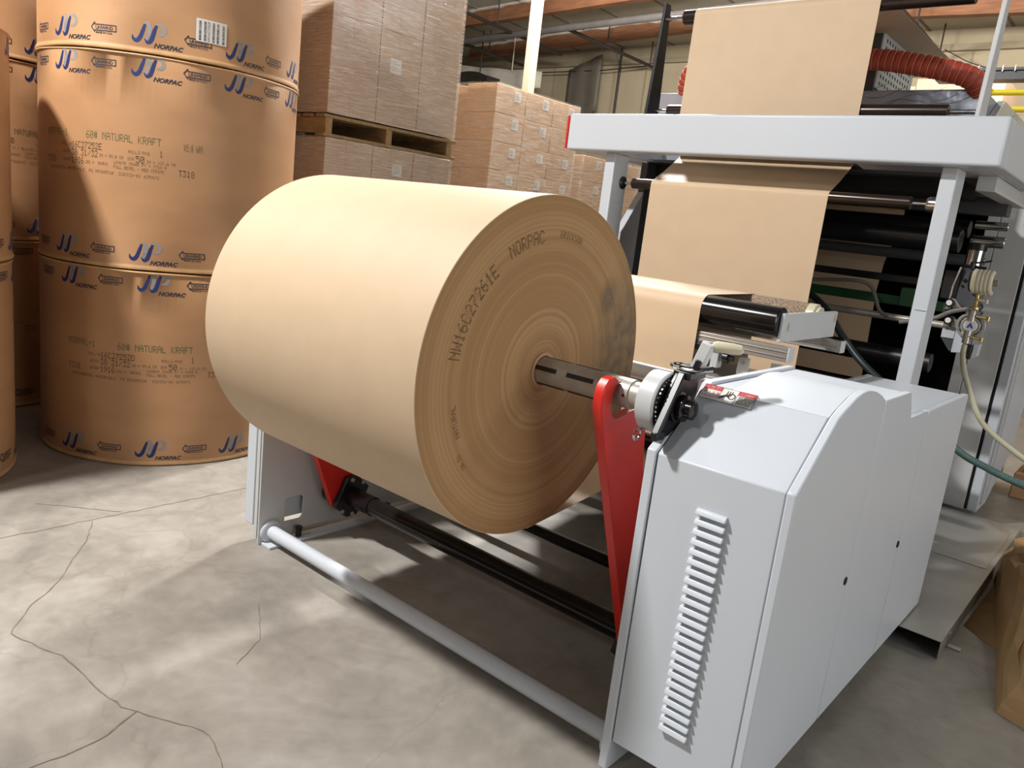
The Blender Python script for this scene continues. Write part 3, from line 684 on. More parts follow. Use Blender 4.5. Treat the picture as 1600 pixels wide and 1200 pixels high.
# pivot shaft with hubs and red arms
PVY, PVZ = .325, .185
b = B(); b.lathe((-1.30, PVY, PVZ), (1, 0, 0), [(0, .034), (.09, .034), (.091, .042), (.25, .042), (.252, .037), (1.66, .037)], 40); b.done('pivot_shaft', BLACKG, st)
def arm(x0, x1, side):
    prof = [(-.100, .99), (-.102, 1.025), (-.095, 1.052), (-.080, 1.068), (-.055, 1.073), (-.034, 1.062), (-.034, 1.056), (-.046, 1.045), (-.055, 1.020), (-.052, .99), (-.043, .969), (-.028, .957), (-.010, .955), (.050, .970), (.105, .975), (.135, .945), (.16, .80), (.37, .20), (.36, .14), (.32, .115), (.27, .12), (.24, .15)]
    bb = B(); bb.prism(prof, 'x', x0, x1); a_ = bb.done('lift_arm', RED, st, bevel=.004)
    a_['label'] = 'red hooked arm, '+side
    hx = x0-.028 if side == 'near end' else x1
    bb = B(); cs = [(PVY+.095*math.cos(math.radians(q)), PVZ+.095*math.sin(math.radians(q))) for q in (20, 75, 110, 200, 255, 290)]
    bb.prism(cs, 'x', hx, hx+.028); h_ = bb.done('hub_plate', BLACK, a_, bevel=.004)
    for q in (48, 95, 228, 272):
        yy, zz = PVY+.078*math.cos(math.radians(q)), PVZ+.078*math.sin(math.radians(q)); s_ = hx+.028
        bb = B(); bb.cyl((hx-.006, yy, zz), (hx+.034, yy, zz), .009, 12); bb.done('hub_bolt', STEEL, h_)
    bb = B(); xx = x0-.06 if side != 'near end' else x1; bb.cyl((xx, PVY-.02, PVZ), (xx+.06, PVY-.02, PVZ), .055, 28); bb.done('hub_boss', BLACK, a_)
arm(.25, .28, 'near end'); arm(-1.25, -1.22, 'far end')
# safety chuck on the near side
b = B(); b.lathe((.358, 0, RZ), (1, 0, 0), [(0, .05), (0, .074), (.004, .080), (.048, .080), (.052, .077), (.052, .070)], 56); ck = b.done('chuck_ring', WHITE2, st)
b = B(); b.lathe((.345, 0, RZ), (1, 0, 0), [(0, .0415), (.014, .0445)], 40); b.done('chuck_seal', BROWNR, ck)
b = B(); b.lathe((.40, 0, RZ), (1, 0, 0), [(0, .071), (.012, .071), (.014, .06)], 48)
for i in range(36):
    a = 2*PI*i/36; d = Vector((0, math.cos(a), math.sin(a))); tt = Vector((0, -d.z, d.y)); b.obox(Vector((.414, 0, RZ))+d*.063, (.004, .0028, .006), Matrix((Vector((1, 0, 0)), tt, d)).transposed(), 1)
b.done('toothed_disc', [BLACK, CHROME], ck)
b = B(); b.prism([(-.078, .957), (-.055, .948), (.03, .948), (.075, .99), (.115, 1.05), (.118, 1.095), (.0, 1.112), (-.022, 1.085)][::-1], 'x', .416, .4285); b.bar((.436, -.088, .965), (.436, .004, 1.112), .016, .02, up=(1, 0, 0)); b.box((.428, -.095, .95), (.444, -.055, .972)); b.box((.41, .0, 1.098), (.46, .085, 1.118)); b.done('latch_housing', BLACK, ck, bevel=.003)
b = B(); b.lathe((.429, .005, RZ-.002), (1, 0, 0), [(0, .040), (.012, .040), (.014, .034), (.03, .034), (.034, .024), (.052, .024), (.055, .018)], 36); b.done('chuck_boss', BLACKG, ck)
b = B()
b.tube([(.37, -.062+.015*math.cos(a), .945+.015*math.sin(a)) for a in [2*PI*k/16 for k in range(17)]], .003, 8, sm=1); b.cyl((.37, -.055, .958), (.385, -.03, .962), .004, 8); b.done('pull_ring', CHROME, ck)
b = B(); b.tube([(.40, .02, 1.122), (.385, .035, 1.124), (.395, .06, 1.125), (.43, .06, 1.122), (.47, .045, 1.125), (.485, .03, 1.127), (.475, .015, 1.125), (.44, .01, 1.122), (.40, .02, 1.122)], .0045, 10, sm=4); b.cyl((.47, .02, 1.125), (.495, .04, 1.133), .009, 12); b.done('clamp_loop', CHROME, ck)
b = B(); b.bar((.455, .03, 1.118), (.478, .035, 1.195), .03, .026, up=(0, 1, 0)); b.done('clamp_lever', GREYP, ck, bevel=.003)
b = B(); b.box((.418, .01, 1.118), (.462, .06, 1.132)); b.bar((.462, .012, 1.128), (.468, .014, 1.152), .012, .012, up=(0, 1, 0)); b.done('clamp_base', BLACK, ck, bevel=.002)
b = B(); b.lathe((.485, .04, 1.19), (.8, .55, -.02), [(0, .009), (.01, .013), (.05, .014), (.07, .012), (.076, .006)], 24); b.done('lever_grip', CREAM, ck)

# ================================================================ WEB GUIDE (black roller, cork roller)
wg = thing('web_guide', (-.4, 1.15, .95), 'aluminium web guide with black and cork rollers beside the kraft web', 'machine')
GX0, GX1 = -1.28, .30
b = B(); b.lathe((GX0+.02, .966, 1.192), (1, 0, 0), [(0, .05), (.004, .054), (1.546, .054), (1.55, .05)], 48); b.done('black_roller', BLACKG, wg)
b = B(); b.lathe((GX0+.02, 1.36, 1.197), (1, 0, 0), [(0, .053), (1.5, .053)], 48); fr = b.done('cork_roller', FELT, wg)
b = B(); b.lathe((GX1-.06, 1.36, 1.197), (1, 0, 0), [(0, .054), (.03, .054), (.032, .044), (.045, .044)], 36); b.done('roller_cap', CREAM, fr)
for xa, xb in ((.29, .304), (GX0-.01, GX0+.004)):
    b = B(); b.box((xa, .945, 1.122), (xb, 1.50, 1.226)); ep = b.done('end_plate', CREAM if False else WHITE2, wg, bevel=.004)
    if xa > 0:
        ep['label'] = 'off white end plate'
        for y, z in ((.985, 1.163), (1.462, 1.185)):
            mk = Marks(); s_ = .020
            for (a, c, wd) in (((0, 0), (s_, 0), .0022), ((s_, 0), (s_/2, s_*1.5), .0022), ((s_/2, s_*1.5), (0, 0), .0022)):
                mk.ribbon([a, c], [wd, wd], 0, k=1)
            mk.rect(s_*.45, s_*.3, s_*.55, s_*.9, 0)
            mk.build('hazard_triangle', planemap((.3048, y, z), (0, 1, 0), (0, 0, 1)), [mat('amber_print', '#b79a3a', .5)], ep)
for y0, y1, x1 in ((.925, .975, .345), (1.39, 1.44, .37)):
    b = B(); b.box((GX0, y0, 1.062 if y0 < 1 else 1.075), (x1, y1, 1.112 if y0 < 1 else 1.12))
    for z in (1.075, 1.093): b.box((GX0, y0-.003, z), (x1-.004, y0+.001, z+.006))
    rl = b.done('aluminium_rail', ALU, wg, bevel=.003)
    b = B(); b.box((x1, y0-.001, 1.06 if y0 < 1 else 1.074), (x1+.006, y1+.001, 1.113 if y0 < 1 else 1.121)); b.done('rail_cap', GREYP, rl, bevel=.002)
b = B(); b.box((GX0, .92, .935), (.30, 1.3, .955)); b.done('base_table', DUCTM, wg, bevel=.002)
for y in (.90, .945): 
    b = B(); b.box((GX0, y-.02, .885), (.22, y+.015, .93)); b.done('lower_rail', ALU, wg, bevel=.003)
for x, y in ((.165, .99), (.287, 1.0), (-.5, .99), (-1.1, .99)):
    b = B(); b.box((x-.022, y, .955), (x+.022, y+.012, 1.04)); f_ = b.done('mount_bracket', WHITE2, wg, bevel=.003)
    b = B(); b.cyl((x, y-.003, 1.02), (x, y+.014, 1.02), .007, 12); b.done('bracket_bolt', STEEL, f_)
b = B(); b.lathe((.10, .96, 1.03), (1, 0, 0), [(0, .02), (.02, .02), (.022, .01), (.04, .01)], 20); b.done('clamp_knob', BLACK, wg)
b = B(); b.box((.055, .945, .985), (.085, .985, 1.06)); b.done('slide_block', WHITE2, wg, bevel=.003)
b = B(); b.box((-.03, .93, 1.04), (.05, .97, 1.10)); b.box((-.01, .92, 1.06), (.03, .93, 1.08)); b.done('sensor', DGREY, wg, bevel=.003)
for x in (-1.2, .25):
    b = B(); b.box((x-.03, 1.0, .03), (x+.03, 1.06, .935)); b.done('leg', WHITE2, wg, bevel=.003)
    b = B(); b.box((x-.05, .98, 0), (x+.05, 1.08, .03)); b.done('foot', BLACK, wg, bevel=.003)

# ================================================================ THE PAPER WEB
def arcpts(cy, cz, r, a0, a1, n=10): return [(cy+r*math.cos(math.radians(a0+(a1-a0)*i/n)), cz+r*math.sin(math.radians(a0+(a1-a0)*i/n))) for i in range(n+1)]
def web(name, path, shifts, label):
    bb = B(); tot = [0]
    q_ = [path[0]]
    for (a, c), (d, e) in zip(path, path[1:]):
        L_ = math.hypot(d-a, e-c)
        if L_ > .04:
            for f in (.008/L_, 1-.008/L_): q_.append((a+(d-a)*f, c+(e-c)*f))
        q_.append((d, e))
    path = q_
    for (a, c), (d, e) in zip(path, path[1:]): tot.append(tot[-1]+math.hypot(d-a, e-c))
    def sh(y, z): return shifts(y, z)
    rows = []
    for (y, z) in path:
        s_ = sh(y, z); rows.append([bb.bm.verts.new((-.99+s_+.99*k/10, y, z)) for k in range(11)])
    for A, Bq in zip(rows, rows[1:]):
        for k in range(10): bb._f([A[k], A[k+1], Bq[k+1], Bq[k]])
    o_ = bb.done(name, KRAFT, loc=(-.5, path[0][0], path[0][1]), sharp=80)
    md = o_.modifiers.new('thick', 'SOLIDIFY'); md.thickness = .0012; md.offset = 0
    es = o_.modifiers.new('edges', 'EDGE_SPLIT'); es.split_angle = math.radians(50)
    return tag(o_, label, 'paper')
path = [(.02, .5375), (.4, .580)]+arcpts(.878, .655, .0345, -96, 0)+[(.9115, .8), (.9115, 1.1)]+arcpts(.966, 1.192, .0555, 180, 92)+arcpts(1.36, 1.197, .0548, 91, 0)
path += [(1.415, 1.0), (1.42, .62)]+arcpts(1.46, .60, .04, 180, 270)+[(1.8, .56)]+arcpts(2.12, .60, .04, 270, 360)+[(2.16, .9), (2.16, 1.3), (2.16, 1.7)]+arcpts(2.191, 1.715, .031, 180, 105)
path += [(2.28, 1.80), (2.40, 1.878), (2.43, 1.905), (2.425, 1.94), (2.37, 2.02), (2.36, 2.1), (2.36, 2.3)]+[(2.36, 2.64)]+arcpts(2.40, 2.655, .041, 180, 90)+[(2.8, 2.69), (3.4, 2.69), (4.3, 2.70)]
web('paper_web', path, lambda y, z: 0 if y < 1.45 else (-.06 if y > 1.8 else -.06*(y-1.45)/.35), 'continuous kraft paper web running from the big roll up through the press')
path = [(2.43, 1.915), (3.2, 1.83), (3.5, 1.76), (3.5, 1.70), (3.3, 1.44), (3.26, 1.27), (3.33, .72)]
web('return_web', path, lambda y, z: -.06, 'kraft paper sheet threaded through the dark inside of the press')

# ================================================================ PRINTING PRESS
pr = thing('printing_press', (-.4, 3.0, 0), 'white printing press with overhead beam canopy standing behind the unwind stand', 'machine')
CXa, CXb = -1.555, .66
b = B(); b.box((CXa, 2.0, 1.868), (CXb, 2.10, 2.068)); cn_ = b.done('front_beam', WHITE, pr, bevel=.012, segs=3)
b = B(); b.box((CXb-.05, 2.10, 1.872), (CXb, 4.6, 2.066)); b.done('side_beam', WHITE, pr, bevel=.006)
b = B(); b.box((CXa, 2.10, 1.872), (CXa+.05, 3.3, 2.066)); b.done('side_beam', WHITE, pr, bevel=.006)
b = B(); b.box((CXa-.012, 1.999, 1.875), (CXa-.001, 2.03, 2.055)); b.done('red_marker', RED, cn_)
for xa, xb in ((.45, CXb-.05), (CXa+.05, -1.25)):
    b = B(); b.box((xa, 2.10, 1.868), (xb, 2.47, 1.876)); b.done('soffit_panel', WHITE2, pr)
b = B(); b.box((.601, 2.47, 1.868), (CXb-.05, 3.4, 1.876)); b.done('soffit_panel', WHITE2, pr)
b = B(); b.prism([(.52, 1.80), (.60, 1.80), (.60, 1.868), (.52, 1.868)], 'y', 2.35, 3.25); b.done('soffit_channel', WHITE2, pr, bevel=.003)
for x0 in (-1.325, .430):
    b = B(); b.box((x0, 2.08, .0), (x0+.065, 2.23, 1.868)); b.done('support_post', WHITE, pr, bevel=.006)
b = B(); b.box((.445, 2.076, 1.25), (.495, 2.0795, 1.252)); b.done('ink_smear', mat('dried_teal_ink', '#8fb5a8', .6), pr)
# roller on the posts
def roller(y, z, r, x0, x1, m, ends=(None, None), nm='guide_roller'):
    bb = B(); bb.lathe((x0, y, z), (1, 0, 0), [(0, r-.002), (.002, r), (x1-x0-.002, r), (x1-x0, r-.002)], 36); o_ = bb.done(nm, m, pr)
    for e, xe in zip(ends, (x0, x1)):
        if e is not None:
            bb = B(); bb.cyl((e, y, z), (xe, y, z), r*.32, 16); bb.done('journal', CHROME, o_)
    return o_
r_ = roller(2.191, 1.715, .03, -1.186, .308, BROWNR, (-1.26, .44))
b = B(); b.lathe((-1.263, 2.191, 1.715), (1, 0, 0), [(0, .036), (.008, .036), (.014, .03), (.02, .012)], 24); b.done('bearing_knob', BLACK, r_)
b = B(); b.lathe((.375, 2.191, 1.715), (1, 0, 0), [(0, .03), (.01, .034), (.06, .034)], 24); b.done('bearing_housing', CHROME, r_)
roller(2.385, 1.935, .03, -1.2, .3, BROWNR, (-1.5, .6))
r_ = roller(2.40, 2.15, .034, -1.15, .33, BROWNR, (-1.27, .45)); roller(2.40, 2.655, .04, -1.13, .34, BROWNR, (-1.26, .46))
for x0 in (-1.275, .452):
    b = B(); 
    b.prism([(2.33, 2.068), (2.47, 2.068), (2.435, 2.74), (2.385, 2.74)], 'x', x0, x0+.02)
    b.done('roller_bracket', BLACK if x0 < 0 else GREYP, pr, bevel=.003)
# main body
b = B(); b.prism([(2.5, .1), (2.5, 1.69), (2.31, 1.438), (2.31, .1)][::-1], 'x', -1.345, -1.30); b.done('left_side_frame', WHITE, pr, bevel=.003)
b = B(); b.box((-1.345, 2.503, .1), (-1.30, 4.6, 1.87)); b.done('left_housing', DGREY, pr, bevel=.002)
b = B(); b.box((-1.30, 2.48, 1.868), (.60, 3.0, 1.885)); b.done('dark_soffit', DGREY, pr)
b = B(); b.box((.41, 3.385, .08), (.472, 4.6, 1.868)); b.done('inner_side_frame', GREYP, pr, bevel=.002)
b = B(); b.box((.475, 3.385, .08), (.632, 4.6, 1.868)); b.done('side_panel', GREYP, pr, bevel=.003)
b = B(); b.box((.632, 3.40, .085), (.648, 4.6, 1.868)); b.done('seal_strip', BLACK, pr)
b = B(); b.prism([(3.385, .08), (3.66, .08), (4.35, .34), (4.35, 1.868), (3.385, 1.868)], 'x', .649, .70); dr = b.done('side_door', WHITE, pr, bevel=.004)
for y0 in (3.45, 3.56):
    b = B(); b.box((.70, y0, .12), (.712, y0+.05, 1.86)); b.done('door_rib', WHITE2, dr, bevel=.003)
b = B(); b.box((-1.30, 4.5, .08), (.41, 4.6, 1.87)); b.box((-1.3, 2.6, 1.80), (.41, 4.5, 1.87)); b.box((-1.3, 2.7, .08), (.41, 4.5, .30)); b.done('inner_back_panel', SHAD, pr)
b = B(); b.box((-1.30, 3.0, 1.74), (.56, 3.1, 1.83)); b.done('cross_beam', DGREY, pr, bevel=.003)
roller(3.0, 1.66, .045, -1.28, .41, BLACK, nm='print_roller'); roller(2.75, 1.585, .058, -1.28, .43, BLACK, nm='print_roller'); roller(3.15, 1.50, .03, -1.28, .45, DGREY)
roller(2.75, 1.16, .018, -.3, .45, STEEL, nm='steel_rod'); roller(2.8, .95, .05, -1.28, .41, BLACK, nm='print_roller'); roller(2.6, .75, .04, -1.28, .43, BLACKG, nm='print_roller')
roller(2.5, .62, .035, -1.28, .43, BLACKG, nm='print_roller'); roller(2.15, .6, .038, -1.28, .43, BLACK, nm='low_idler')
roller(1.46, .6, .038, -1.29, .40, BLACK, nm='low_idler')
roller(2.9, 1.60, .03, .445, .60, CHROME, nm='bearing_sleeve'); roller(2.9, 1.68, .022, .45, .60, CHROME, nm='bearing_sleeve'); roller(2.8, 1.50, .018, .46, .55, CHROME, nm='bearing_sleeve')
b = B(); b.box((-1.28, 2.86, 1.22), (.40, 2.92, 1.27)); b.box((.18, 2.84, 1.22), (.30, 2.93, 1.32)); b.done('green_crossbar', GREEN, pr, bevel=.004)
b = B(); b.box((-1.28, 2.95, 1.34), (.42, 3.02, 1.38)); b.done('black_crossbar', BLACK, pr, bevel=.003)
for i in range(4):
    b = B(); b.box((-1.25, 2.45+.1*i, .80-.045*i), (.44, 2.49+.1*i, .825-.045*i)); b.done('black_slat', BLACK, pr, bevel=.003)
# ink unit on the right of the post
b = B(); b.prism([(.508, 1.30), (.522, 1.268), (.598, 1.275), (.601, 1.30), (.568, 1.462), (.505, 1.458)], 'y', 2.53, 2.64); iu = b.done('ink_unit', DGREY, pr, bevel=.006)
b = B(); b.box((.50, 2.545, 1.45), (.565, 2.62, 1.475)); b.box((.43, 2.56, 1.30), (.505, 2.66, 1.44)); b.cyl((.53, 2.52, 1.40), (.53, 2.535, 1.40), .009, 12); b.cyl((.525, 2.52, 1.372), (.525, 2.535, 1.372), .006, 12); b.done('motor_flange', BLACK, iu, bevel=.004)
b = B(); b.bar((.486, 2.51, 1.285), (.490, 2.51, 1.37), .008, .018, up=(0, 1, 0)); b.bar((.490, 2.51, 1.365), (.506, 2.51, 1.46), .008, .018, up=(0, 1, 0)); b.done('gauge_strip', ALU, iu, bevel=.002)
for x, z in ((.494, 1.286), (.506, 1.203)):
    b = B(); b.prism([(x-.022, z-.035), (x+.055, z-.03), (x+.05, z-.012), (x+.018, z+.022), (x-.002, z+.022)], 'y', 2.505, 2.52); pl = b.done('bearing_plate', ALU, iu, bevel=.004)
    b = B(); b.cyl((x+.038, 2.50, z-.02), (x+.038, 2.507, z-.02), .006, 12); b.cyl((x+.012, 2.50, z-.024), (x+.012, 2.507, z-.024), .005, 12); b.done('plate_bolt', BLACK, pl)
    b = B(); b.lathe((x, 2.505, z), (0, -1, 0), [(0, .020), (.018, .020), (.022, .017)], 24); k_ = b.done('ratchet_knob', BLACK, iu)
    b = B(); b.lathe((x, 2.484, z), (0, -1, 0), [(0, .0135), (.004, .0125)], 24); b.done('knob_cap', PAPERW, k_)
b = B(); b.box((.482, 2.525, 1.115), (.54, 2.60, 1.19)); b.prism([(.541, 1.05), (.585, 1.055), (.592, 1.16), (.543, 1.18)], 'y', 2.52, 2.56); b.done('bracket_box', WHITE, iu, bevel=.003)
b = B(); b.prism([(.484, 1.112), (.54, 1.112), (.54, 1.06), (.53, 1.055)], 'y', 2.53, 2.59); b.done('bracket_gusset', DGREY, iu)
b = B(); b.lathe((.535, 2.60, 1.46), (.02, 0, 1), [(0, .040), (.10, .040)], 28); b.done('motor_body', CHROME, iu)
b = B(); b.lathe((.5365, 2.60, 1.545), (.02, 0, 1), [(0, .043), (.03, .043), (.034, .036)], 28); b.done('motor_cap', BLACK, iu)
b = B(); b.bar((.551, 2.5, 1.482), (.628, 2.5, 1.502), .010, .009); b.cyl((.552, 2.5, 1.455), (.552, 2.5, 1.488), .011, 12); b.done('clamp_handle', BLACK, iu, bevel=.002)
b = B(); b.cyl((.60, 2.56, 1.402), (.664, 2.56, 1.404), .015, 16); b.done('stub_shaft', STEEL, iu)
# upper works: film covered dryer, perforated heater box
b = B(); b.box((-1.64, 3.0, 1.88), (.33, 4.4, 2.368)); dry = b.done('dryer_housing', film_base if False else mat('protective_film_blue_white', '#a3a9b6', .22, .35, var=.12, scale=5, bump=.8, bscale=5), pr, bevel=.01)
b = B(); b.prism([(3.0, 1.88), (3.0, 2.12), (3.35, 2.37), (4.2, 2.37), (4.2, 1.88)], 'x', .331, .37); b.done('dryer_side_panel', mat('wrapped_side_panel', '#c9ccc8', .3, .1, var=.1, bump=.5, bscale=6), dry, bevel=.004)
# scribbles of creased film
mk = Marks()
for k in range(11):
    x = -.05-k*.01+random.uniform(-.3, .35); z = .06+random.uniform(0, .18)
    pts = [(x+i*.06, z+.02*math.sin(i*1.1+k)+.012*i) for i in range(5)]; mk.ribbon(pts, [.001, .003, .0015, .003, .001], 0, k=4)
mk.build('film_creases', planemap((0, 2.998, 2.12), (1, 0, 0), (0, 0, 1)), [mat('crease_line', '#4b5160', .5)], dry)
b = B(); b.box((-.50, 3.08, 2.37), (-.255, 3.5, 2.755)); fb = b.done('heater_box', DGREY, pr, bevel=.004)
b = B(); b.prism([(3.08, 2.40), (3.08, 2.76), (3.75, 2.74), (3.75, 2.372)], 'x', -.255, -.245); pg = b.done('perforated_panel', WHITE2, fb, bevel=.001)
mk = Marks()
for i in range(11):
    for j in range(8):
        y = 3.13+i*.053; z = 2.425+j*.038; 
        mk.poly([(y, z), (y+.02, z-.004), (y+.022, z+.014), (y+.002, z+.018)], 0)
mk.build('perforations', planemap((-.2442, 0, 0), (0, 1, 0), (0, 0, 1)), [BLACK], pg)

# ---------------------------------------------------------------- hoses
def duct(pts, r, label):
    P = smooth(pts, 14)
    L_ = [0]
    for a, c in zip(P, P[1:]): L_.append(L_[-1]+(c-a).length)
    n_ = int(L_[-1]/.006); Q = []; j = 0
    for i in range(n_+1):
        s_ = L_[-1]*i/n_
        while j < len(L_)-2 and L_[j+1] < s_: j += 1
        Q.append(P[j]+(P[j+1]-P[j])*((s_-L_[j])/max(1e-9, L_[j+1]-L_[j])))
    t_ = thing('duct_hose', Q[0], label, 'hose', 'red flexible duct hoses')
    bb = B(); bb.tube(Q, r, 24, sm=1, rf=lambda i, n: r*(1+.035*math.cos(2*PI*i/6))); bb.done('ribbed_sleeve', mat('red_silicone_hose', '#a8432f', .5, var=.1, bump=.2), t_)
    for i in range(3, n_, 6):
        d = (Q[min(i+1, n_)]-Q[i-1]).normalized(); a = d.orthogonal().normalized(); c = d.cross(a)
        bb = B(); bb.tube([Q[i]+(r*1.0)*(math.cos(2*PI*k/20)*a+math.sin(2*PI*k/20)*c) for k in range(21)], .0017, 5, sm=1); bb.done('wire_coil', mat_coil, t_)
mat_coil = mat('pale_stitching', '#c9927c', .6)
duct([(-.42, 2.92, 2.515), (-.2, 2.92, 2.51), (.0, 2.93, 2.48), (.17, 2.95, 2.445), (.27, 2.98, 2.41), (.305, 3.03, 2.36)], .055, 'red ribbed duct hose bending down behind the right roller bracket')
duct([(-1.1, 2.98, 2.53), (-1.28, 2.98, 2.54), (-1.38, 2.98, 2.49), (-1.425, 3.02, 2.40), (-1.43, 3.05, 2.36)], .045, 'red ribbed duct hose partly hidden by the left edge of the upper web')
def hose(name, pts, r, m, label):
    bb = B(); bb.tube(pts, r, 14, sm=8); o_ = bb.done(name, m, loc=pts[0]); return tag(o_, label, 'hose')
hose('ink_hose', [(.600, 2.485, 1.098), (.607, 2.46, 1.05), (.64, 2.4, .98), (.69, 2.4, .88), (.74, 2.4, .79), (.81, 2.42, .72), (.95, 2.45, .635), (1.2, 2.5, .5), (1.35, 2.5, .3)], .0125, HOSEW, 'cream ribbed hose hanging down from the round pump')
hose('braided_hose', [(.5, 2.3, .78), (.69, 2.35, .625), (.816, 2.4, .565), (.977, 2.4, .527), (1.3, 2.45, .47)], .017, HOSEG, 'green braided hose running out right behind the white cabinet')
hose('dark_hose', [(-.45, 2.5, 1.26), (-.22, 2.5, 1.24), (-.08, 2.48, 1.17), (.06, 2.45, 1.03), (.20, 2.4, .92), (.42, 2.4, .78)], .018, mat('dark_green_hose', '#1f2c2b', .45, var=.3, scale=120), 'dark green hose sloping down inside the press opening')
hose('grey_cable', [(-.5, 2.7, 1.27), (-.25, 2.7, 1.30), (-.03, 2.7, 1.325), (.06, 2.7, 1.31), (.10, 2.7, 1.25), (.13, 2.7, 1.19), (.18, 2.7, 1.16)], .010, HOSED, 'grey cable looping across the dark press opening')
hose('grey_tube', [(.30, 2.45, 1.16), (.438, 2.48, 1.20), (.51, 2.48, 1.245), (.586, 2.48, 1.273)], .011, HOSED, 'grey tube running from the post to the pump fittings')
# round diaphragm pump
pm_ = thing('diaphragm_pump', (.60, 2.5, 1.19), 'round metal pump with a blue triangle badge beside the right post', 'pump')
ax = Vector((.12, -.99, .05)).normalized(); u_ = Vector((1, 0, 0)); u_ = (u_-ax*u_.dot(ax)).normalized(); v_ = u_.cross(ax)*1.0
if v_.z < 0: v_ = -v_
c0 = Vector((.602, 2.50, 1.192))
def annulus(c, d, r0, r1, t, n=44):
    bb = B(); bb.lathe(c, d, [(0, r0), (0, r1), (t, r1), (t, r0), (0, r0)], n, cap0=False, cap1=False); return bb
annulus(c0-ax*.01, ax, .050, .062, .018).done('outer_flange', ALU, pm_, bevel=.001)
annulus(c0-ax*.004, ax, .033, .042, .012).done('inner_ring', ALU, pm_, bevel=.001)
b = B(); b.lathe(c0-ax*.03, ax, [(0, .05), (.018, .052), (.02, .03)], 40); pb = b.done('pump_body', GREYP, pm_)
for k in range(8):
    a = 2*PI*(k+.5)/8; d = u_*math.cos(a)+v_*math.sin(a); q = c0+d*.044
    b = B(); b.bar(q-d*.012-ax*.003, q+d*.012-ax*.003, .007, .010, up=ax); b.cyl(c0+d*.056+ax*.006, c0+d*.056+ax*.012, .004, 8); b.done('flange_rib', ALU, pm_)
b = B(); b.lathe(c0, ax, [(0, .030), (.02, .030), (.023, .026)], 36); b.done('badge_boss', PAPERW, pm_)
mk = Marks(); mk.poly([(-.015, -.011), (.015, -.011), (0, .017)], 0); mk.poly([(-.0045, -.0112), (.0045, -.0112), (0, -.002)], 1)
mk.build('triangle_badge', (lambda x, y, m: c0+ax*(.0236+.0004*m)+u_*x+v_*y), [mat('badge_blue', '#2f4fae', .5), PAPERW], pm_)
b = B(); b.cyl((.600, 2.49, 1.215), (.602, 2.49, 1.268), .018, 20); b.cyl((.600, 2.49, 1.17), (.600, 2.49, 1.108), .018, 20); b.done('pump_manifold', ALU, pm_)
for pts in ([(.604, 2.49, 1.268), (.606, 2.49, 1.30), (.604, 2.49, 1.345)],):
    b = B(); b.tube(pts, .009, 12, sm=3); b.lathe((.606, 2.49, 1.272), (0, 0, 1), [(0, .013), (.01, .013), (.012, .009)], 6); b.done('brass_riser', GOLD, pm_)
for p_, q_ in (((.61, 2.48, 1.318), (.648, 2.48, 1.315)), ((.62, 2.48, 1.242), (.67, 2.48, 1.238)), ((.612, 2.48, 1.142), (.662, 2.48, 1.138))):
    b = B(); b.cyl(p_, q_, .006, 10); b.lathe(q_, (0, 0, 1), [(-.010, .008), (.010, .008)], 10); b.done('brass_fitting', CREAM if p_[2] > 1.3 else GOLD, pm_)
b = B(); b.tube([(.63, 2.48, 1.30), (.638, 2.47, 1.285), (.63, 2.47, 1.272), (.642, 2.48, 1.262), (.634, 2.48, 1.25)], .005, 8); b.done('fitting_cluster', DGREY, pm_)
b = B()
for k in range(5):
    xx = .574+k*.0165; b.tube([(xx+.012, 2.49+.002*k, 1.352), (xx+.004, 2.475, 1.375), (xx+.002, 2.475, 1.43), (xx+.006, 2.49, 1.452)], .0125, 12, sm=4)
b.lathe((.607, 2.49, 1.340), (0, 0, 1), [(0, .012), (.012, .03)], 20); b.done('muffler', CREAM, pm_)
b = B(); b.tube([(.575, 2.51, 1.355), (.562, 2.505, 1.37), (.558, 2.505, 1.43), (.57, 2.51, 1.46), (.61, 2.515, 1.462)], .010, 10); b.done('muffler_guard', BLACK, pm_)
b = B(); b.box((.602, 2.485, 1.035), (.632, 2.52, 1.105)); b.cyl((.617, 2.478, 1.085), (.617, 2.487, 1.085), .007, 12); b.cyl((.617, 2.478, 1.055), (.617, 2.487, 1.055), .007, 12); b.done('valve_block', BLACK, pm_, bevel=.003)
b = B(); b.prism([(.634, 1.04), (.658, 1.055), (.662, 1.115), (.638, 1.11)], 'y', 2.49, 2.54); b.done('mount_plate', WHITE, pm_, bevel=.002)
b = B(); b.cyl((.598, 2.49, 1.09), (.598, 2.49, 1.11), .009, 8); b.done('hose_barb', GOLD, pm_)

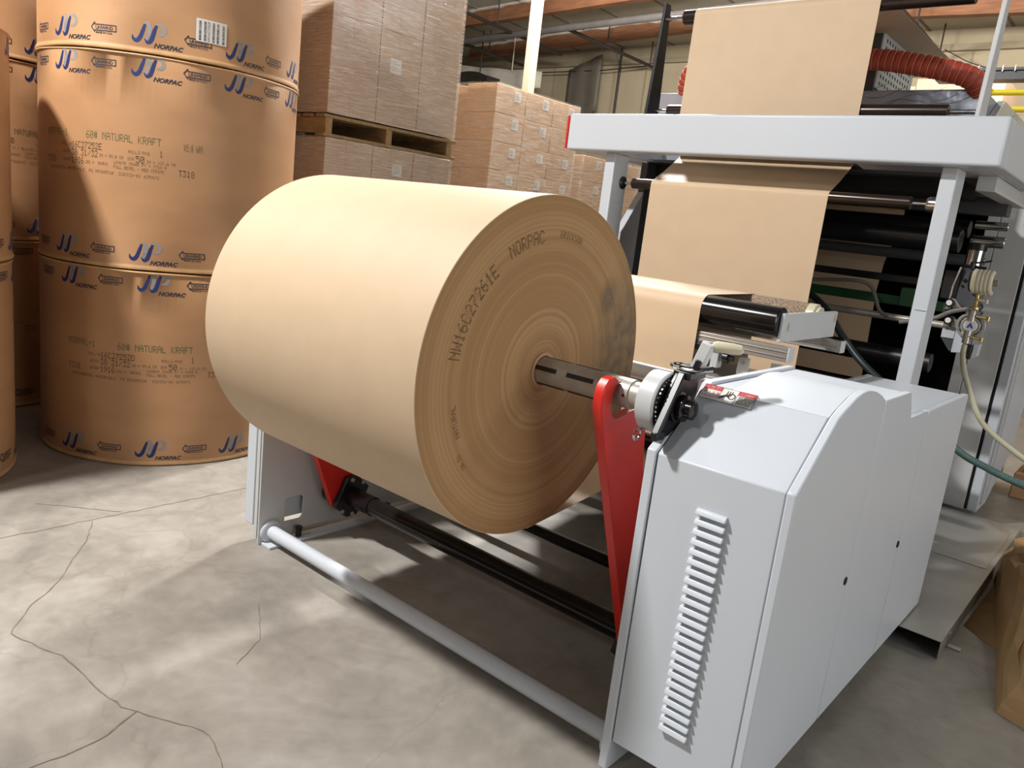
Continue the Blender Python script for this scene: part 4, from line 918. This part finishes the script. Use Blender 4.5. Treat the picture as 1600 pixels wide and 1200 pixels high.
# ================================================================ FLOOR CLUTTER RIGHT
t = thing('metal_trunking', (.75, 2.3, 0), 'flat sheet metal trunking lying on the floor right of the white cabinet', 'trunking')
b = B(); x0, x1, y0, y1, z1 = .42, .935, 1.44, 3.34, .074
b.box((x0, y0, z1-.0025), (x1, y1, z1)); b.box((x0, y0, .001), (x1, y1, .0035)); b.box((x0, y0, .0035), (x0+.0025, y1, z1-.0025)); b.box((x1-.0025, y0, .0035), (x1, y1, z1-.0025))
b.done('duct_shell', DUCTM, t)
b = B(); b.box((.60, 2.45, z1), (.91, 2.475, z1+.002)); b.box((.885, 2.475, z1), (.91, 3.2, z1+.002)); b.done('taped_seam', ALU, t)
b = B(); b.box((.935, 1.585, .004), (.938, 1.615, .055)); b.box((.935, 1.585, .0), (.985, 1.615, .004)); b.done('angle_bracket', ALU, t)
def crumple(name, outline, top, h, label, cat='paper', nr=10):
    bb = B(); n_ = len(outline); cx = sum(p[0] for p in top)/len(top); cy = sum(p[1] for p in top)/len(top)
    rows = []
    for j in range(nr+1):
        f = j/nr; row = []
        for k in range(n_):
            a, c = outline[k], top[k]
            if f < .35: g = f/.35; x, y, z = a[0]+(c[0]-a[0])*g, a[1]+(c[1]-a[1])*g, .001+(h[k]-.001)*(g**.8)
            else: g = (f-.35)/.65; x, y, z = c[0]+(cx-c[0])*g*.97, c[1]+(cy-c[1])*g*.97, h[k]*(1-g)+max(h)*.95*g
            j_ = .018*min(1, z*8); row.append(bb.bm.verts.new((x+random.uniform(-j_, j_), y+random.uniform(-j_, j_), z+(random.uniform(-j_, j_) if z > .02 else 0))))
        rows.append(row)
    for A, Bq in zip(rows, rows[1:]):
        for k in range(n_): bb._f([A[k], A[(k+1) % n_], Bq[(k+1) % n_], Bq[k]])
    bb._f(rows[-1]); bb._f(rows[0][::-1])
    o_ = bb.done(name, CRUMP, loc=(cx, cy, 0), smooth_=False); return tag(o_, label, cat)
def dens(pts, k):
    out = []
    for i in range(len(pts)):
        a, c = pts[i], pts[(i+1) % len(pts)]
        for j in range(k): out.append(tuple(a[q]+(c[q]-a[q])*j/k for q in range(len(a))))
    return out
ol = dens([(1.225, 1.22), (1.15, 1.7), (1.06, 2.15), (1.0, 2.6), (1.25, 3.0), (2.0, 2.9), (1.9, 1.6), (1.5, 1.1)], 4)
ol = [(x-.06, y) for x, y in ol]
tp = dens([(1.245, 1.27, .06), (1.19, 1.75, .16), (1.10, 2.18, .22), (1.04, 2.55, .22), (1.3, 2.9, .35), (1.8, 2.8, .3), (1.7, 1.65, .28), (1.45, 1.2, .12)], 4)
crumple('kraft_paper_heap', ol, [(p_[0]-.06, p_[1]) for p_ in tp], [p_[2] for p_ in tp], 'crumpled heap of kraft paper on the floor at the right edge')
b = B(); vs = []
for (x, y, z) in [(.945, 1.86, .002), (1.16, 1.66, .002), (1.17, 2.1, .03), (1.03, 2.6, .03), (.96, 2.45, .02)]: vs.append(b.bm.verts.new((x, y, z)))
b._f(vs); o = b.done('kraft_paper_scrap', CRUMP, loc=(1.05, 2.1, 0)); tag(o, 'loose flat kraft paper scrap between the metal trunking and the paper heap', 'paper')
md = o.modifiers.new('thick', 'SOLIDIFY'); md.thickness = .0015
t = thing('steel_tube', (1.08, 2.7, .25), 'short steel tube lying on the kraft paper heap', 'tube')
b = B(); b.lathe((1.065, 2.42, .27), (.45, 1, .10), [(0, .012), (0, .017), (.5, .017), (.5, .012), (0, .012)], 20, cap0=False, cap1=False); b.done('tube_wall', STEEL, t)
b = B(); b.cyl((1.07, 2.43, .271), (1.2, 2.72, .298), .0118, 16); b.done('dark_bore', SHAD, t)
for (x0, y0, x1, y1, z0, z1, lb) in ((.78, 4.40, 1.75, 4.9, .17, .30, 'flat brown carton on the floor behind the press, topmost'), (.74, 4.33, 1.75, 4.95, 0, .17, 'flat brown carton on the floor behind the press, lowest')):
    carton((x0, y0, z0), (x1, y1, z1), lb, 'flat cartons behind the press', None, CARD2, tape=False)
b = B(); b.box((.85, 5.0, .0), (1.9, 5.4, .58)); tag(b.done('white_crate', WHITE2, bevel=.01, loc=(1.45, 5.2, 0)), 'white box on the floor at the right edge behind the hoses', 'box')
# far right upper background
for z, x0, lb in ((2.825, -.165, 'upper'), (2.70, -.03, 'lower')):
    b = B(); b.cyl((x0, 5.5, z), (1.4, 5.5, z), .022, 14); b.lathe((x0-.03, 5.5, z), (1, 0, 0), [(0, .015), (.02, .032), (.05, .032)], 14)
    tag(b.done('guard_rail', YELLOW, loc=(x0, 5.5, z)), '%s yellow horizontal guard rail at the right edge' % lb, 'rail', 'yellow guard rails')
for x in (1.3,):
    b = B(); b.cyl((x, 5.53, 0), (x, 5.53, 2.9), .02, 12); tag(b.done('guard_rail_post', YELLOW, loc=(x, 5.53, 0)), 'yellow upright post carrying the guard rails outside the right edge', 'post')
b = B(); b.box((-.60, 5.6, 2.945), (1.4, 5.75, 3.01)); b.box((-.60, 5.58, 3.01), (1.4, 5.60, 3.03))
for i in range(12): b.box((-.55+i*.085, 5.575, 3.0), (-.543+i*.085, 5.60, 3.045), 1)
tag(b.done('cable_tray', [BLACK, ALU], loc=(-.60, 5.7, 2.93)), 'black cable tray with silver clips at the right edge', 'cable tray')
g3 = 'big cartons stored behind the press'
for k in range(4):
    carton((-1.5, 8.3, .88*k), (-.6, 9.2, .88*k+.88), 'large brown carton behind the yellow rails, %s of its stack' % ['lowest', 'second', 'third', 'topmost'][k], g3, None, CARD, tape=False)
    carton((-2.5, 8.3, .86*k), (-1.5, 9.2, .86*k+.86), 'large brown carton under the red hose, %s of its stack' % ['lowest', 'second', 'third', 'topmost'][k], g3, None, CARD, tape=False)
